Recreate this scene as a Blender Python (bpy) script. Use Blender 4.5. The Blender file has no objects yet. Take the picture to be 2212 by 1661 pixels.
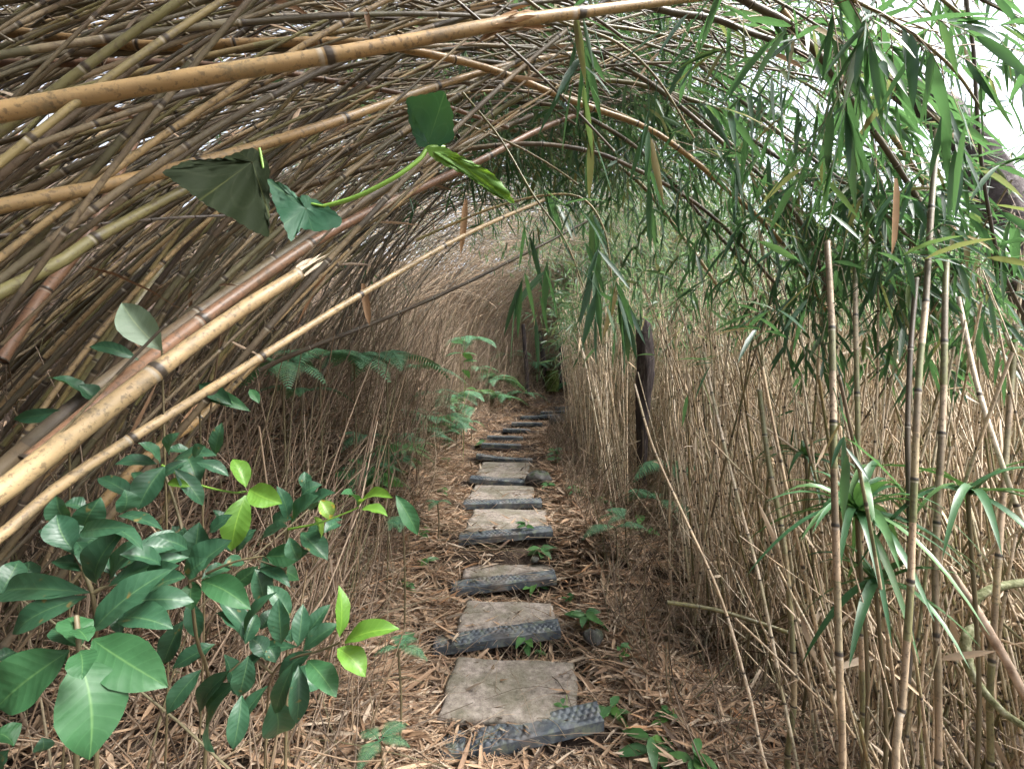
import bpy, math
import numpy as np

# ------------------------------------------------------------------ camera, world, sun, exposure
SC = bpy.context.scene
COL = SC.collection
CAM_Z = 1.5
cam = bpy.data.cameras.new("camera")
cam.sensor_width = 36.0
cam.lens = 18.0
cam.clip_start = 0.02
cam.clip_end = 2000.0
camo = bpy.data.objects.new("camera", cam)
camo.location = (0, 0, CAM_Z)
camo.rotation_euler = (math.radians(90), 0, 0)
COL.objects.link(camo)
SC.camera = camo

SUN_EL, SUN_AZ = math.radians(55), math.radians(104)      # azimuth clockwise from +Y (towards +X)
world = bpy.data.worlds.new("World")
SC.world = world
world.use_nodes = True
wn = world.node_tree
wn.nodes.clear()
sky = wn.nodes.new("ShaderNodeTexSky")
sky.sky_type = 'NISHITA'
sky.sun_disc = False
sky.sun_elevation = SUN_EL
sky.sun_rotation = SUN_AZ
sky.air_density = 1.0
sky.dust_density = 6.0
sky.ozone_density = 1.0
hs = wn.nodes.new("ShaderNodeHueSaturation")
hs.inputs["Saturation"].default_value = 0.5             # overcast: a whiter sky
bg = wn.nodes.new("ShaderNodeBackground")
bg.inputs["Strength"].default_value = 0.15
wo = wn.nodes.new("ShaderNodeOutputWorld")
wn.links.new(sky.outputs[0], hs.inputs["Color"])
wn.links.new(hs.outputs[0], bg.inputs[0])
wn.links.new(bg.outputs[0], wo.inputs[0])

sun = bpy.data.lights.new("sun", 'SUN')
sun.energy = 2.8
sun.angle = math.radians(22)
sun.color = (1.0, 0.99, 0.97)
suno = bpy.data.objects.new("sun", sun)
suno.rotation_euler = (math.pi / 2 - SUN_EL, 0, -SUN_AZ + math.pi)
COL.objects.link(suno)

SC.view_settings.view_transform = 'Standard'
SC.view_settings.look = 'None'
SC.view_settings.gamma = 1.0
SC.view_settings.exposure = 2.15
SC.render.engine = 'CYCLES'
SC.cycles.max_bounces = 8
SC.cycles.diffuse_bounces = 5
SC.cycles.glossy_bounces = 2
SC.cycles.transmission_bounces = 4
SC.cycles.use_adaptive_sampling = True
SC.cycles.adaptive_threshold = 0.02
SC.cycles.use_denoising = True
SC.cycles.caustics_reflective = False
SC.cycles.caustics_refractive = False

RNG = np.random.default_rng(11)
F = 1106.0            # focal length in the units of a 2212-wide picture


def P(px, py, Y):
    """a place in the scene seen at (px, py) of a 2212x1661 picture, Y metres ahead"""
    return np.array([(px - 1106.0) / F * Y, Y, CAM_Z - (py - 830.0) / F * Y])


# ------------------------------------------------------------------ the path and the lie of the land
#        left(px,py)      right(px,py)     Y
STEPS = [((1012, 1622), (1312, 1572), 2.10),
         ((934, 1398), (1214, 1366), 2.78),
         ((973, 1272), (1204, 1250), 3.34),
         ((990, 1163), (1195, 1147), 3.76),
         ((999, 1088), (1171, 1084), 4.50),
         ((1014, 1032), (1136, 1040), 5.20),
         ((1028, 982), (1150, 992), 6.20),
         ((1040, 958), (1126, 961), 6.90),
         ((1052, 942), (1130, 944), 7.60),
         ((1086, 926), (1146, 928), 8.40),
         ((1105, 913), (1172, 913), 9.00),
         ((1125, 900), (1200, 896), 9.90),
         ((1168, 890), (1222, 887), 10.50),
         ((1200, 880), (1258, 877), 11.20)]
SY = [s[2] for s in STEPS]
SXC = [0.5 * (P(*s[0], s[2])[0] + P(*s[1], s[2])[0]) for s in STEPS]
SZ = [0.5 * (P(*s[0], s[2])[2] + P(*s[1], s[2])[2]) for s in STEPS]
PY = np.array([-8, 0.0] + SY + [11.9, 12.4, 12.9, 13.4])
PXs = np.array([0.0, 0.0] + SXC + [2.4, 4.6, 8.0, 12.0])
HY = np.array([-8, 0.0] + SY + [12.0, 14.0])
HZ = np.array([-1.2, -0.22] + SZ + [1.06, 1.12])
# polyline of the path for distances
_yy = np.concatenate([np.linspace(-8, 11.2, 120), np.linspace(11.25, 13.4, 40)])
PATH = np.stack([np.interp(_yy, PY, PXs), _yy], 1)
_pt = np.gradient(PATH, axis=0)
_pt /= np.linalg.norm(_pt, axis=1)[:, None]
PNRM = np.stack([_pt[:, 1], -_pt[:, 0]], 1)     # to the right of the path


def path_lat(x, y):
    """signed distance to the path (right positive) and the path height there"""
    x = np.asarray(x, float); y = np.asarray(y, float)
    sh = x.shape
    q = np.stack([x.ravel(), y.ravel()], 1)
    out = np.empty(len(q)); hh = np.empty(len(q))
    for a in range(0, len(q), 20000):
        c = q[a:a + 20000]
        d2 = ((c[:, None, :] - PATH[None]) ** 2).sum(2)
        i = d2.argmin(1)
        v = c - PATH[i]
        out[a:a + 20000] = np.sqrt(d2[np.arange(len(c)), i]) * np.sign((v * PNRM[i]).sum(1) + 1e-9)
        hh[a:a + 20000] = np.interp(PATH[i, 1], HY, HZ)
    return out.reshape(sh), hh.reshape(sh)


def wob(x, y):
    return (np.sin(x * 3.1 + 1.3 * np.sin(y * 2.3)) * 0.5 + np.sin(y * 4.7 + x * 1.9 + 2) * 0.3
            + np.sin(x * 9.1 - y * 7.7) * 0.2)


def ground(x, y):
    x = np.asarray(x, float); y = np.asarray(y, float)
    d, h = path_lat(x, y)
    L = np.maximum(-d - 0.55, 0)
    R = np.maximum(d - 0.6, 0)
    bank = np.interp(y, [1.4, 3.6], [.32, 1.0])
    z = h + 1.45 * bank * (1 - np.exp(-1.05 * L)) + 3.2 * bank * np.clip((L - 2.2) / 5.0, 0, 1) ** 1.2 - 0.35 * (1 - np.exp(-0.8 * R)) + 0.02 * np.maximum(R - 3, 0)
    z = z + wob(x, y) * (0.02 + 0.05 * np.clip(np.abs(d) - 0.5, 0, 1))
    # the trodden steps
    inside = np.clip((0.62 - np.abs(d)) / 0.25, 0, 1)
    st = np.where(y < SY[0] + .07, SZ[0] - .075 + .12 * np.minimum(y - SY[0], 0), h)
    for i in range(len(SY) - 1):
        m = (y >= SY[i] + 0.07) & (y < SY[i + 1] + 0.07)
        run = SY[i + 1] - SY[i]
        rise = SZ[i + 1] - SZ[i]
        t = np.clip((y - SY[i] - 0.10) / (run - 0.16), 0, 1)
        st = np.where(m, SZ[i] - 0.035 + (rise - 0.075) * np.clip((t - 0.6) / 0.4, 0, 1) ** 1.5, st)
    z = z * (1 - inside) + (st + 0.006 * wob(x * 3, y * 3)) * inside
    return z


# ------------------------------------------------------------------ mesh tools
def mesh_obj(name, V, Q, mat, parent=None, attrs=None, origin=None, uv=None, smooth=True, T=None):
    V = np.asarray(V, np.float32).reshape(-1, 3)
    if parent is not None and origin is None:
        origin = parent.get("_o", None)
        origin = np.array(origin) if origin is not None else np.zeros(3)
    if origin is None:
        origin = np.array([V[:, 0].mean(), V[:, 1].mean(), V[:, 2].min()])
    origin = np.asarray(origin, float)
    V = V - origin.astype(np.float32)
    Q = np.asarray(Q, np.int32).reshape(-1, 4) if Q is not None else np.zeros((0, 4), np.int32)
    T = np.asarray(T, np.int32).reshape(-1, 3) if T is not None else np.zeros((0, 3), np.int32)
    me = bpy.data.meshes.new(name)
    me.vertices.add(len(V))
    me.vertices.foreach_set("co", V.ravel())
    idx = np.concatenate([Q.ravel(), T.ravel()])
    me.loops.add(len(idx))
    me.loops.foreach_set("vertex_index", idx)
    me.polygons.add(len(Q) + len(T))
    st = np.concatenate([np.arange(len(Q)) * 4, len(Q) * 4 + np.arange(len(T)) * 3]).astype(np.int32)
    me.polygons.foreach_set("loop_start", st)
    me.polygons.foreach_set("use_smooth", np.broadcast_to(np.asarray(smooth, bool), len(st)).copy())
    for k, a in (attrs or {}).items():
        at = me.attributes.new(k, 'FLOAT', 'POINT')
        at.data.foreach_set("value", np.asarray(a, np.float32).ravel())
    me.update(calc_edges=True)
    if isinstance(mat, (list, tuple)):
        for m_ in mat:
            me.materials.append(m_)
    else:
        me.materials.append(mat)
    o = bpy.data.objects.new(name, me)
    COL.objects.link(o)
    if parent is not None:
        o.parent = parent
    else:
        o.location = origin
        o["_o"] = [float(c) for c in origin]
    return o


def empty(name, loc):
    o = bpy.data.objects.new(name, None)
    o.empty_display_size = 0.1
    o.location = loc
    o["_o"] = [float(c) for c in loc]
    COL.objects.link(o)
    return o


def tag(o, label=None, cat=None, group=None, kind=None):
    if label: o["label"] = label
    if cat: o["category"] = cat
    if group: o["group"] = group
    if kind: o["kind"] = kind
    return o


def nrm(a):
    return a / np.maximum(np.linalg.norm(a, axis=-1, keepdims=True), 1e-9)


def vtubes(Pt, R, sides=6, ref=(0.13, 0.97, 0.21)):
    """n tubes at once: Pt (n,k,3), R (n,k)"""
    Pt = np.asarray(Pt, float)
    R = np.asarray(R, float)
    n, k, _ = Pt.shape
    Tn = nrm(np.gradient(Pt, axis=1))
    A = nrm(np.cross(Tn, np.asarray(ref, float)))
    B = np.cross(Tn, A)
    an = np.arange(sides) / sides * 2 * math.pi
    V = (Pt[:, :, None, :] + R[:, :, None, None] * (np.cos(an)[None, None, :, None] * A[:, :, None, :]
         + np.sin(an)[None, None, :, None] * B[:, :, None, :]))
    base = (np.arange(n) * k * sides)[:, None, None]
    j = (np.arange(k - 1) * sides)[None, :, None]
    s = np.arange(sides)[None, None, :]
    s2 = (s + 1) % sides
    Q = np.stack([base + j + s, base + j + s2, base + j + sides + s2, base + j + sides + s], -1).reshape(-1, 4)
    return V.reshape(-1, 3), Q


def caps(n, k, sides):
    """end caps (quads/tri fan avoided: sides 6 -> two quads)"""
    out = []
    for i in range(n):
        for e in (0, k - 1):
            b = i * k * sides + e * sides
            for q in range(1, sides - 1, 2):
                out.append([b, b + q, b + q + 1, b + (q + 2 if q + 2 < sides else 0)])
    return np.array(out)


def leaves(Bp, D, N, L, W, bend, t=(0, .2, .55, 1.0), w=(.18, .85, 1.0, .03), fold=.18):
    Bp = np.asarray(Bp, float); D = nrm(np.asarray(D, float)); n = len(Bp)
    N = np.asarray(N, float)
    N = nrm(N - (N * D).sum(1, keepdims=True) * D)
    S = np.cross(D, N)
    L = np.broadcast_to(L, n).astype(float); W = np.broadcast_to(W, n).astype(float)
    bend = np.broadcast_to(bend, n).astype(float)
    t = np.array(t); w = np.array(w); m = len(t)
    C = Bp[:, None] + D[:, None] * (L[:, None] * t[None])[..., None]
    C[..., 2] -= (bend * L)[:, None] * t[None] ** 2
    hw = W[:, None] / 2 * w[None]
    lift = N[:, None] * (hw * fold * 2)[..., None]
    Le = C + S[:, None] * hw[..., None] + lift
    Ri = C - S[:, None] * hw[..., None] + lift
    V = np.stack([Le, C, Ri], 2)             # n,m,3,3
    b = (np.arange(n) * m * 3)[:, None, None]
    j = (np.arange(m - 1) * 3)[None, :, None]
    c = np.arange(2)[None, None, :]
    Q = np.stack([b + j + c, b + j + c + 1, b + j + c + 4, b + j + c + 3], -1).reshape(-1, 4)
    return V.reshape(-1, 3), Q


class Bag:
    def __init__(s):
        s.V, s.Q, s.n, s.at = [], [], 0, {}

    def add(s, V, Q, **at):
        s.V.append(V); s.Q.append(Q + s.n); s.n += len(V)
        for k, a in at.items():
            s.at.setdefault(k, []).append(np.broadcast_to(a, len(V)))

    def build(s, name, mat, parent=None, **kw):
        at = {k: np.concatenate(a) for k, a in s.at.items()}
        return mesh_obj(name, np.concatenate(s.V), np.concatenate(s.Q), mat, parent, attrs=at, **kw)


def spline(pts, n):
    """Catmull-Rom through pts (m,d) -> n samples evenly spread"""
    p = np.asarray(pts, float)
    p = np.vstack([2 * p[0] - p[1], p, 2 * p[-1] - p[-2]])
    out = []
    for i in range(1, len(p) - 2):
        tt = np.linspace(0, 1, 24, endpoint=False)[:, None]
        a, b, c, d = p[i - 1], p[i], p[i + 1], p[i + 2]
        out.append(0.5 * (2 * b + (c - a) * tt + (2 * a - 5 * b + 4 * c - d) * tt ** 2
                          + (3 * b - a - 3 * c + d) * tt ** 3))
    out = np.vstack(out + [p[-2][None]])
    s = np.concatenate([[0], np.cumsum(np.linalg.norm(np.diff(out[:, :3], axis=0), axis=1))])
    u = np.linspace(0, s[-1], n)
    return np.stack([np.interp(u, s, out[:, k]) for k in range(out.shape[1])], 1), s[-1]


def node_params(M, fine=True):
    """ring positions along a culm of M internodes, in internodes, with bump, mark and segment"""
    u, bump, nd, seg = [], [], [], []
    for j in range(M):
        offs = [(0.0, 1.18, 1, 2 * j), (.02, 1.04, .35, 2 * j), (.04, 1.0, 0, 2 * j), (.3, .98, 0, 2 * j), (.52, .97, 0, 2 * j),
                (.535, 1.03, 0, 2 * j + 1), (.75, 1.02, 0, 2 * j + 1), (.95, 1.02, 0, 2 * j + 1),
                (.975, 1.04, -1, 2 * j + 1), (.99, 1.12, .6, 2 * j + 1)] if fine else \
               [(0.0, 1.15, .8, 2 * j), (.05, 1.0, 0, 2 * j), (.5, .98, 0, 2 * j), (.55, 1.0, 0, 2 * j + 1), (.95, 1.02, -.6, 2 * j + 1)]
        for o, b, n_, s in offs:
            u.append(j + o); bump.append(b); nd.append(n_); seg.append(s)
    return np.array(u), np.array(bump), np.array(nd, float), np.array(seg)


# ------------------------------------------------------------------ materials
class NT:
    def __init__(s, name):
        s.m = bpy.data.materials.new(name)
        s.m.use_nodes = True
        s.t = s.m.node_tree
        s.t.nodes.clear()
        s.out = s.n("ShaderNodeOutputMaterial")

    def n(s, typ, **kw):
        x = s.t.nodes.new(typ)
        for k, v in kw.items():
            setattr(x, k, v)
        return x

    def set(s, sock, v):
        if isinstance(v, bpy.types.NodeSocket):
            s.t.links.new(v, sock)
        else:
            sock.default_value = v

    def math(s, op, a, b=0.0, clamp=False):
        x = s.n("ShaderNodeMath", operation=op, use_clamp=clamp)
        s.set(x.inputs[0], a); s.set(x.inputs[1], b)
        return x.outputs[0]

    def ramp(s, fac, stops, mode='LINEAR'):
        x = s.n("ShaderNodeValToRGB")
        x.color_ramp.interpolation = mode
        e = x.color_ramp.elements
        while len(e) < len(stops):
            e.new(0.5)
        for el, (p_, c) in zip(e, stops):
            el.position = p_
            el.color = (*c, 1) if len(c) == 3 else c
        s.set(x.inputs[0], fac)
        return x.outputs[0]

    def mix(s, f, a, b, blend='MIX'):
        x = s.n("ShaderNodeMix", data_type='RGBA', blend_type=blend)
        s.set(x.inputs[0], f)
        for sock, v in ((x.inputs[6], a), (x.inputs[7], b)):
            if isinstance(v, (tuple, list)): v = (*v, 1) if len(v) == 3 else v
            s.set(sock, v)
        return x.outputs[2]

    def noise(s, scale, detail=2.0, vec=None, rough=.5, dim='3D'):
        x = s.n("ShaderNodeTexNoise", noise_dimensions=dim)
        x.inputs["Scale"].default_value = scale
        x.inputs["Detail"].default_value = detail
        x.inputs["Roughness"].default_value = rough
        if vec is not None: s.set(x.inputs["Vector"], vec)
        return x.outputs[0]

    def pos(s):
        return s.n("ShaderNodeNewGeometry").outputs["Position"]

    def rand(s):
        """one number per loose piece and per object"""
        g = s.n("ShaderNodeNewGeometry").outputs["Random Per Island"]
        o = s.n("ShaderNodeObjectInfo").outputs["Random"]
        return s.math('FRACT', s.math('ADD', g, o))

    def attr(s, name):
        return s.n("ShaderNodeAttribute", attribute_name=name).outputs["Fac"]

    def bsdf(s, col, rough=.5, spec=.5, bump=None, bstr=.3, bdist=.01):
        b = s.n("ShaderNodeBsdfPrincipled")
        if isinstance(col, (tuple, list)): col = (*col, 1)
        s.set(b.inputs["Base Color"], col)
        s.set(b.inputs["Roughness"], rough)
        b.inputs["Specular IOR Level"].default_value = spec
        if bump is not None:
            bp = s.n("ShaderNodeBump")
            bp.inputs["Strength"].default_value = bstr
            bp.inputs["Distance"].default_value = bdist
            s.set(bp.inputs["Height"], bump)
            s.t.links.new(bp.outputs[0], b.inputs["Normal"])
        return b

    def finish(s, sh):
        s.t.links.new(sh, s.out.inputs[0])
        return s.m


def culm_mat(name, stops, rough=.42, dark=.35, nodecol=(.045, .035, .025), stain=.55, segf=.37):
    k = NT(name)
    r = k.math('FRACT', k.math('ADD', k.rand(), k.math('MULTIPLY', k.attr("seg"), segf)))
    base = k.ramp(r, stops)
    n1 = k.noise(9.0, 4, k.pos(), .6)
    base = k.mix(k.math('MULTIPLY', k.ramp(n1, [(.42, (0, 0, 0)), (.62, (1, 1, 1))]), stain), base,
                 k.mix(.5, base, (.07, .05, .035)))
    n2 = k.noise(90.0, 3, k.pos(), .6)
    base = k.mix(k.math('MULTIPLY', k.ramp(n2, [(.54, (0, 0, 0)), (.64, (1, 1, 1))]), .6), base, (.06, .042, .028))
    n5 = k.noise(22.0, 5, k.pos(), .7)
    base = k.mix(k.math('MULTIPLY', k.ramp(n5, [(.55, (0, 0, 0)), (.63, (1, 1, 1))]), .45), base, (.10, .085, .06))
    n3 = k.noise(4.0, 2, k.pos())
    base = k.mix(k.math('MULTIPLY', k.ramp(n3, [(.5, (0, 0, 0)), (.7, (1, 1, 1))]), dark), base, (.10, .10, .05))
    nd = k.attr("nd")
    base = k.mix(k.ramp(nd, [(.15, (0, 0, 0)), (.55, (1, 1, 1))]), base, nodecol)
    base = k.mix(k.ramp(k.math('MULTIPLY', nd, -1.0), [(.3, (0, 0, 0)), (.8, (.75, .75, .75))]), base, (.36, .33, .27))
    b = k.bsdf(base, rough, .4, bump=k.noise(160, 3, k.pos()), bstr=.25, bdist=.002)
    return k.finish(b.outputs[0])


M_CULM = culm_mat("culm_brown", [(0, (.09, .065, .043)), (.2, (.18, .135, .08)), (.4, (.06, .052, .04)), (.6, (.25, .195, .12)),
                                 (.8, (.10, .095, .05)), (1, (.06, .044, .035))], .5)
M_GOLD = culm_mat("culm_golden", [(0, (.31, .19, .075)), (.5, (.36, .235, .105)), (1, (.29, .20, .095))], .36, .25, stain=.5)
M_TAN = culm_mat("culm_tan", [(0, (.36, .26, .13)), (.5, (.40, .29, .155)), (1, (.31, .23, .13))], .45, .2, stain=.5)
M_RED = culm_mat("culm_reddish", [(0, (.20, .105, .065)), (.5, (.24, .135, .08)), (1, (.15, .09, .06))], .4, .15, stain=.4)
M_OLIVE = culm_mat("culm_olive", [(0, (.19, .17, .07)), (.5, (.15, .14, .06)), (1, (.24, .18, .08))], .4, .3)
M_DARKC = culm_mat("culm_dark", [(0, (.06, .05, .035)), (.5, (.09, .07, .045)), (1, (.05, .045, .035))], .4, .3)
M_GREYC = culm_mat("culm_grey", [(0, (.25, .22, .20)), (.5, (.3, .27, .24)), (1, (.2, .19, .18))], .6, .2)
M_CANE = culm_mat("cane_pale", [(0, (.60, .49, .36)), (.25, (.48, .37, .25)), (.45, (.66, .56, .43)), (.65, (.35, .32, .20)),
                                (.85, (.58, .44, .29)), (1, (.36, .27, .18))], .55, .15, stain=.25)
M_UPR = culm_mat("culm_upright", [(0, (.44, .34, .24)), (.3, (.14, .15, .07)), (.5, (.20, .19, .09)), (.7, (.40, .30, .2)),
                                  (1, (.09, .08, .05))], .45, .3, nodecol=(.04, .035, .03), segf=1.3)
M_FARC = culm_mat("culm_far", [(0, (.10, .075, .052)), (.3, (.20, .15, .10)), (.5, (.05, .042, .034)), (.75, (.13, .11, .065)), (1, (.27, .20, .13))], .55, .3)

M_STRAWC_LIT = culm_mat("culm_straw_brightened", [(0, (.27, .19, .12)), (.3, (.38, .28, .18)), (.55, (.17, .125, .085)), (.8, (.33, .22, .13)), (1, (.44, .34, .23))], .6, .2)  # straw tone for far culms, lightened in colour to brighten the dark far end


def leaf_mat(name, stops, rough=.4, spec=.45, trans=.3, tcol=(.10, .22, .03)):
    k = NT(name)
    base = k.ramp(k.rand(), stops)
    n = k.noise(30, 2, k.pos())
    base = k.mix(k.math('MULTIPLY', n, .35), base, (.02, .04, .015))
    b = k.bsdf(base, rough, spec)
    tr = k.n("ShaderNodeBsdfTranslucent")
    k.set(tr.inputs[0], k.mix(.55, base, tcol))
    ms = k.n("ShaderNodeMixShader")
    ms.inputs[0].default_value = trans
    k.t.links.new(b.outputs[0], ms.inputs[1])
    k.t.links.new(tr.outputs[0], ms.inputs[2])
    return k.finish(ms.outputs[0])


M_LEAF = leaf_mat("bamboo_leaf", [(0, (.026, .072, .042)), (.5, (.042, .105, .056)), (.86, (.07, .14, .065)), (.93, (.12, .15, .05)),
                                  (.965, (.30, .21, .08)), (1, (.33, .24, .13))], .38, .5, .42, (.11, .24, .06))
M_LEAFP = leaf_mat("bamboo_leaf_pale", [(0, (.055, .115, .06)), (.5, (.09, .165, .085)), (.85, (.125, .20, .10)), (.93, (.25, .25, .10)),
                                        (1, (.40, .30, .15))], .42, .5, .45, (.17, .29, .10))
M_FERN = leaf_mat("fern_leaf", [(0, (.06, .17, .09)), (.6, (.09, .22, .12)), (1, (.13, .26, .12))], .45, .45, .3)
M_STRAP = leaf_mat("strap_leaf", [(0, (.03, .09, .04)), (.6, (.05, .125, .05)), (1, (.09, .17, .06))], .42, .4, .25)
M_HERB = leaf_mat("herb_leaf", [(0, (.05, .14, .05)), (.6, (.08, .20, .06)), (1, (.12, .26, .06))], .4, .45, .3)
M_DEAD = leaf_mat("dead_leaf", [(0, (.30, .16, .07)), (.5, (.36, .22, .12)), (1, (.24, .14, .08))], .6, .2, .2, (.3, .15, .05))
M_SPLIT = leaf_mat("split_wood", [(0, (.62, .52, .40)), (1, (.55, .44, .32))], .6, .2, .05, (.5, .4, .3))


def litter_mat(name, stops):
    k = NT(name)
    base = k.ramp(k.rand(), stops)
    b = k.bsdf(base, .65, .25)
    tr = k.n("ShaderNodeBsdfTranslucent")
    k.set(tr.inputs[0], base)
    ms = k.n("ShaderNodeMixShader"); ms.inputs[0].default_value = .12
    k.t.links.new(b.outputs[0], ms.inputs[1]); k.t.links.new(tr.outputs[0], ms.inputs[2])
    return k.finish(ms.outputs[0])


M_LITTER = litter_mat("litter", [(0, (.20, .13, .085)), (.2, (.36, .235, .145)), (.4, (.46, .335, .225)), (.6, (.24, .15, .09)),
                                 (.78, (.54, .44, .33)), (.9, (.10, .068, .05)), (1, (.44, .25, .13))])
M_STRAW = litter_mat("straw", [(0, (.50, .40, .29)), (.3, (.60, .50, .39)), (.55, (.36, .27, .18)), (.8, (.55, .42, .28)), (1, (.44, .36, .28))])
M_TWIG = litter_mat("twig", [(0, (.17, .125, .09)), (.2, (.32, .24, .17)), (.4, (.08, .06, .045)), (.6, (.24, .17, .11)), (.75, (.12, .115, .06)), (.9, (.42, .33, .24)), (1, (.16, .10, .07))])


def broad_mat(name, c1, c2, trans=.18, rough=.28, spot=None, tcol=(.10, .25, .03), spec=.5):
    k = NT(name)
    u = k.attr("lu"); v = k.attr("lv")          # across -1..1, along 0..1
    au = k.math('ABSOLUTE', u)
    base = k.mix(k.noise(14, 3, k.pos()), c1, c2)
    base = k.mix(k.math('MULTIPLY', k.rand(), .35), base, (c1[0] * .6, c1[1] * .7, c1[2] * .8))
    mid = k.ramp(au, [(.0, (1, 1, 1)), (.06, (0, 0, 0))])
    vein = k.math('SINE', k.math('MULTIPLY', k.math('SUBTRACT', v, k.math('MULTIPLY', au, .16)), 55.0))
    vm = k.ramp(vein, [(.86, (0, 0, 0)), (1, (1, 1, 1))])
    base = k.mix(k.math('MULTIPLY', vm, .16), base, (c2[0] * 1.6 + .02, c2[1] * 1.5 + .02, c2[2] * 1.4 + .02))
    base = k.mix(k.math('MULTIPLY', mid, .55), base, (c2[0] * 2 + .05, c2[1] * 1.7 + .05, c2[2] * 1.4 + .02))
    if spot:
        sp = k.ramp(k.noise(45, 2, k.pos()), [(.60, (0, 0, 0)), (.66, (1, 1, 1))] if c1[0] > .1 else [(.69, (0, 0, 0)), (.73, (.8, .8, .8))])
        base = k.mix(sp, base, spot)
    hgt = k.math('ADD', k.math('MULTIPLY', vein, .12), k.noise(55, 2, k.pos()))
    b = k.bsdf(base, k.math('ADD', rough, k.math('MULTIPLY', k.noise(25, 2, k.pos()), .12)), spec, bump=hgt, bstr=.22, bdist=.004)
    tr = k.n("ShaderNodeBsdfTranslucent")
    k.set(tr.inputs[0], k.mix(.5, base, tcol))
    ms = k.n("ShaderNodeMixShader"); ms.inputs[0].default_value = trans
    k.t.links.new(b.outputs[0], ms.inputs[1]); k.t.links.new(tr.outputs[0], ms.inputs[2])
    return k.finish(ms.outputs[0])


M_BROAD = broad_mat("broad_leaf", (.018, .060, .032), (.036, .098, .046), rough=.36, spec=.38, spot=(.16, .11, .035))
M_BROADN = broad_mat("broad_leaf_mid", (.024, .082, .030), (.036, .108, .040), .2, .45, spec=.3)
M_LIME = broad_mat("broad_leaf_young", (.09, .21, .025), (.125, .26, .035), .4, .4, tcol=(.3, .5, .04))
M_GREYL = broad_mat("broad_leaf_back", (.14, .20, .13), (.16, .22, .15), .25, .55)
M_SPOT = broad_mat("broad_leaf_spotted", (.16, .26, .03), (.12, .22, .04), .3, .4, spot=(.42, .30, .04))
M_VINE = broad_mat("vine_leaf", (.020, .075, .040), (.032, .10, .052), .2, .5, spec=.3)
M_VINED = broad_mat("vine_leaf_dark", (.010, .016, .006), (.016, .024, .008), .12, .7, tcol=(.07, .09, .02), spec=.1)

k = NT("stem_green"); M_STEM = k.finish(k.bsdf(k.mix(k.noise(20, 2, k.pos()), (.20, .36, .05), (.14, .28, .05)), .4).outputs[0])
k = NT("stem_brown"); M_STEMB = k.finish(k.bsdf(k.mix(k.noise(30, 3, k.pos()), (.13, .11, .05), (.08, .06, .035)), .6).outputs[0])

k = NT("soil")
_n = k.noise(7, 6, k.pos(), .65)
_c = k.ramp(_n, [(.3, (.018, .013, .010)), (.5, (.045, .032, .024)), (.7, (.10, .072, .054))])
_c = k.mix(k.ramp(k.noise(60, 4, k.pos(), .7), [(.45, (0, 0, 0)), (.7, (.5, .5, .5))]), _c, (.13, .095, .07))
M_SOIL = k.finish(k.bsdf(_c, .9, .2, bump=k.noise(40, 5, k.pos(), .7), bstr=.8, bdist=.02).outputs[0])

k = NT("slab_concrete")
_c = k.ramp(k.noise(26, 6, k.pos(), .7), [(.3, (.12, .10, .085)), (.5, (.28, .24, .205)), (.7, (.44, .39, .34))])
_c = k.mix(k.math('MULTIPLY', k.ramp(k.noise(5, 3, k.pos()), [(.42, (0, 0, 0)), (.62, (1, 1, 1))]), .6), _c, (.13, .125, .08))
_c = k.mix(k.ramp(k.noise(140, 3, k.pos(), .6), [(.60, (0, 0, 0)), (.70, (.7, .7, .7))]), _c, (.06, .05, .04))
M_SLAB = k.finish(k.bsdf(_c, .85, .25, bump=k.noise(70, 5, k.pos(), .7), bstr=.7, bdist=.01).outputs[0])

k = NT("board_plastic")
_c = k.ramp(k.noise(11, 4, k.pos(), .6), [(.3, (.022, .028, .036)), (.5, (.060, .072, .085)), (.68, (.15, .168, .175))])
_c = k.mix(k.ramp(k.noise(22, 4, k.pos(), .6), [(.52, (0, 0, 0)), (.68, (.8, .8, .8))]), _c, (.13, .15, .10))
_c = k.mix(k.math('MULTIPLY', k.ramp(k.noise(6, 3, k.pos()), [(.5, (0, 0, 0)), (.68, (1, 1, 1))]), k.math('MULTIPLY', k.rand(), .55)), _c, (.24, .19, .145))
M_BOARD = k.finish(k.bsdf(_c, .55, .4, bump=k.noise(120, 3, k.pos()), bstr=.3, bdist=.003).outputs[0])

k = NT("bark_dark")
_w = k.n("ShaderNodeMapping"); k.set(_w.inputs[0], k.pos()); _w.inputs["Scale"].default_value = (1, 1, .18)
_nn = k.noise(28, 5, _w.outputs[0], .65)
_c = k.ramp(_nn, [(.3, (.018, .014, .014)), (.55, (.05, .04, .04)), (.75, (.13, .11, .10))])
M_BARK = k.finish(k.bsdf(_c, .9, .2, bump=_nn, bstr=.9, bdist=.02).outputs[0])
k = NT("bark_grey")
_nn = k.noise(16, 5, k.pos(), .65)
_c = k.ramp(_nn, [(.3, (.03, .024, .024)), (.55, (.085, .07, .07)), (.75, (.22, .20, .20))])
M_BARKG = k.finish(k.bsdf(_c, .9, .2, bump=_nn, bstr=.9, bdist=.02).outputs[0])
k = NT("moss")
_nn = k.noise(30, 5, k.pos(), .7)
_c = k.ramp(_nn, [(.3, (.03, .04, .015)), (.6, (.08, .11, .03)), (.8, (.12, .12, .06))])
M_MOSS = k.finish(k.bsdf(_c, .95, .1, bump=_nn, bstr=.8, bdist=.015).outputs[0])
k = NT("rock")
_nn = k.noise(18, 6, k.pos(), .65)
_c = k.ramp(_nn, [(.3, (.035, .033, .033)), (.55, (.075, .07, .068)), (.8, (.16, .16, .15))])
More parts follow.
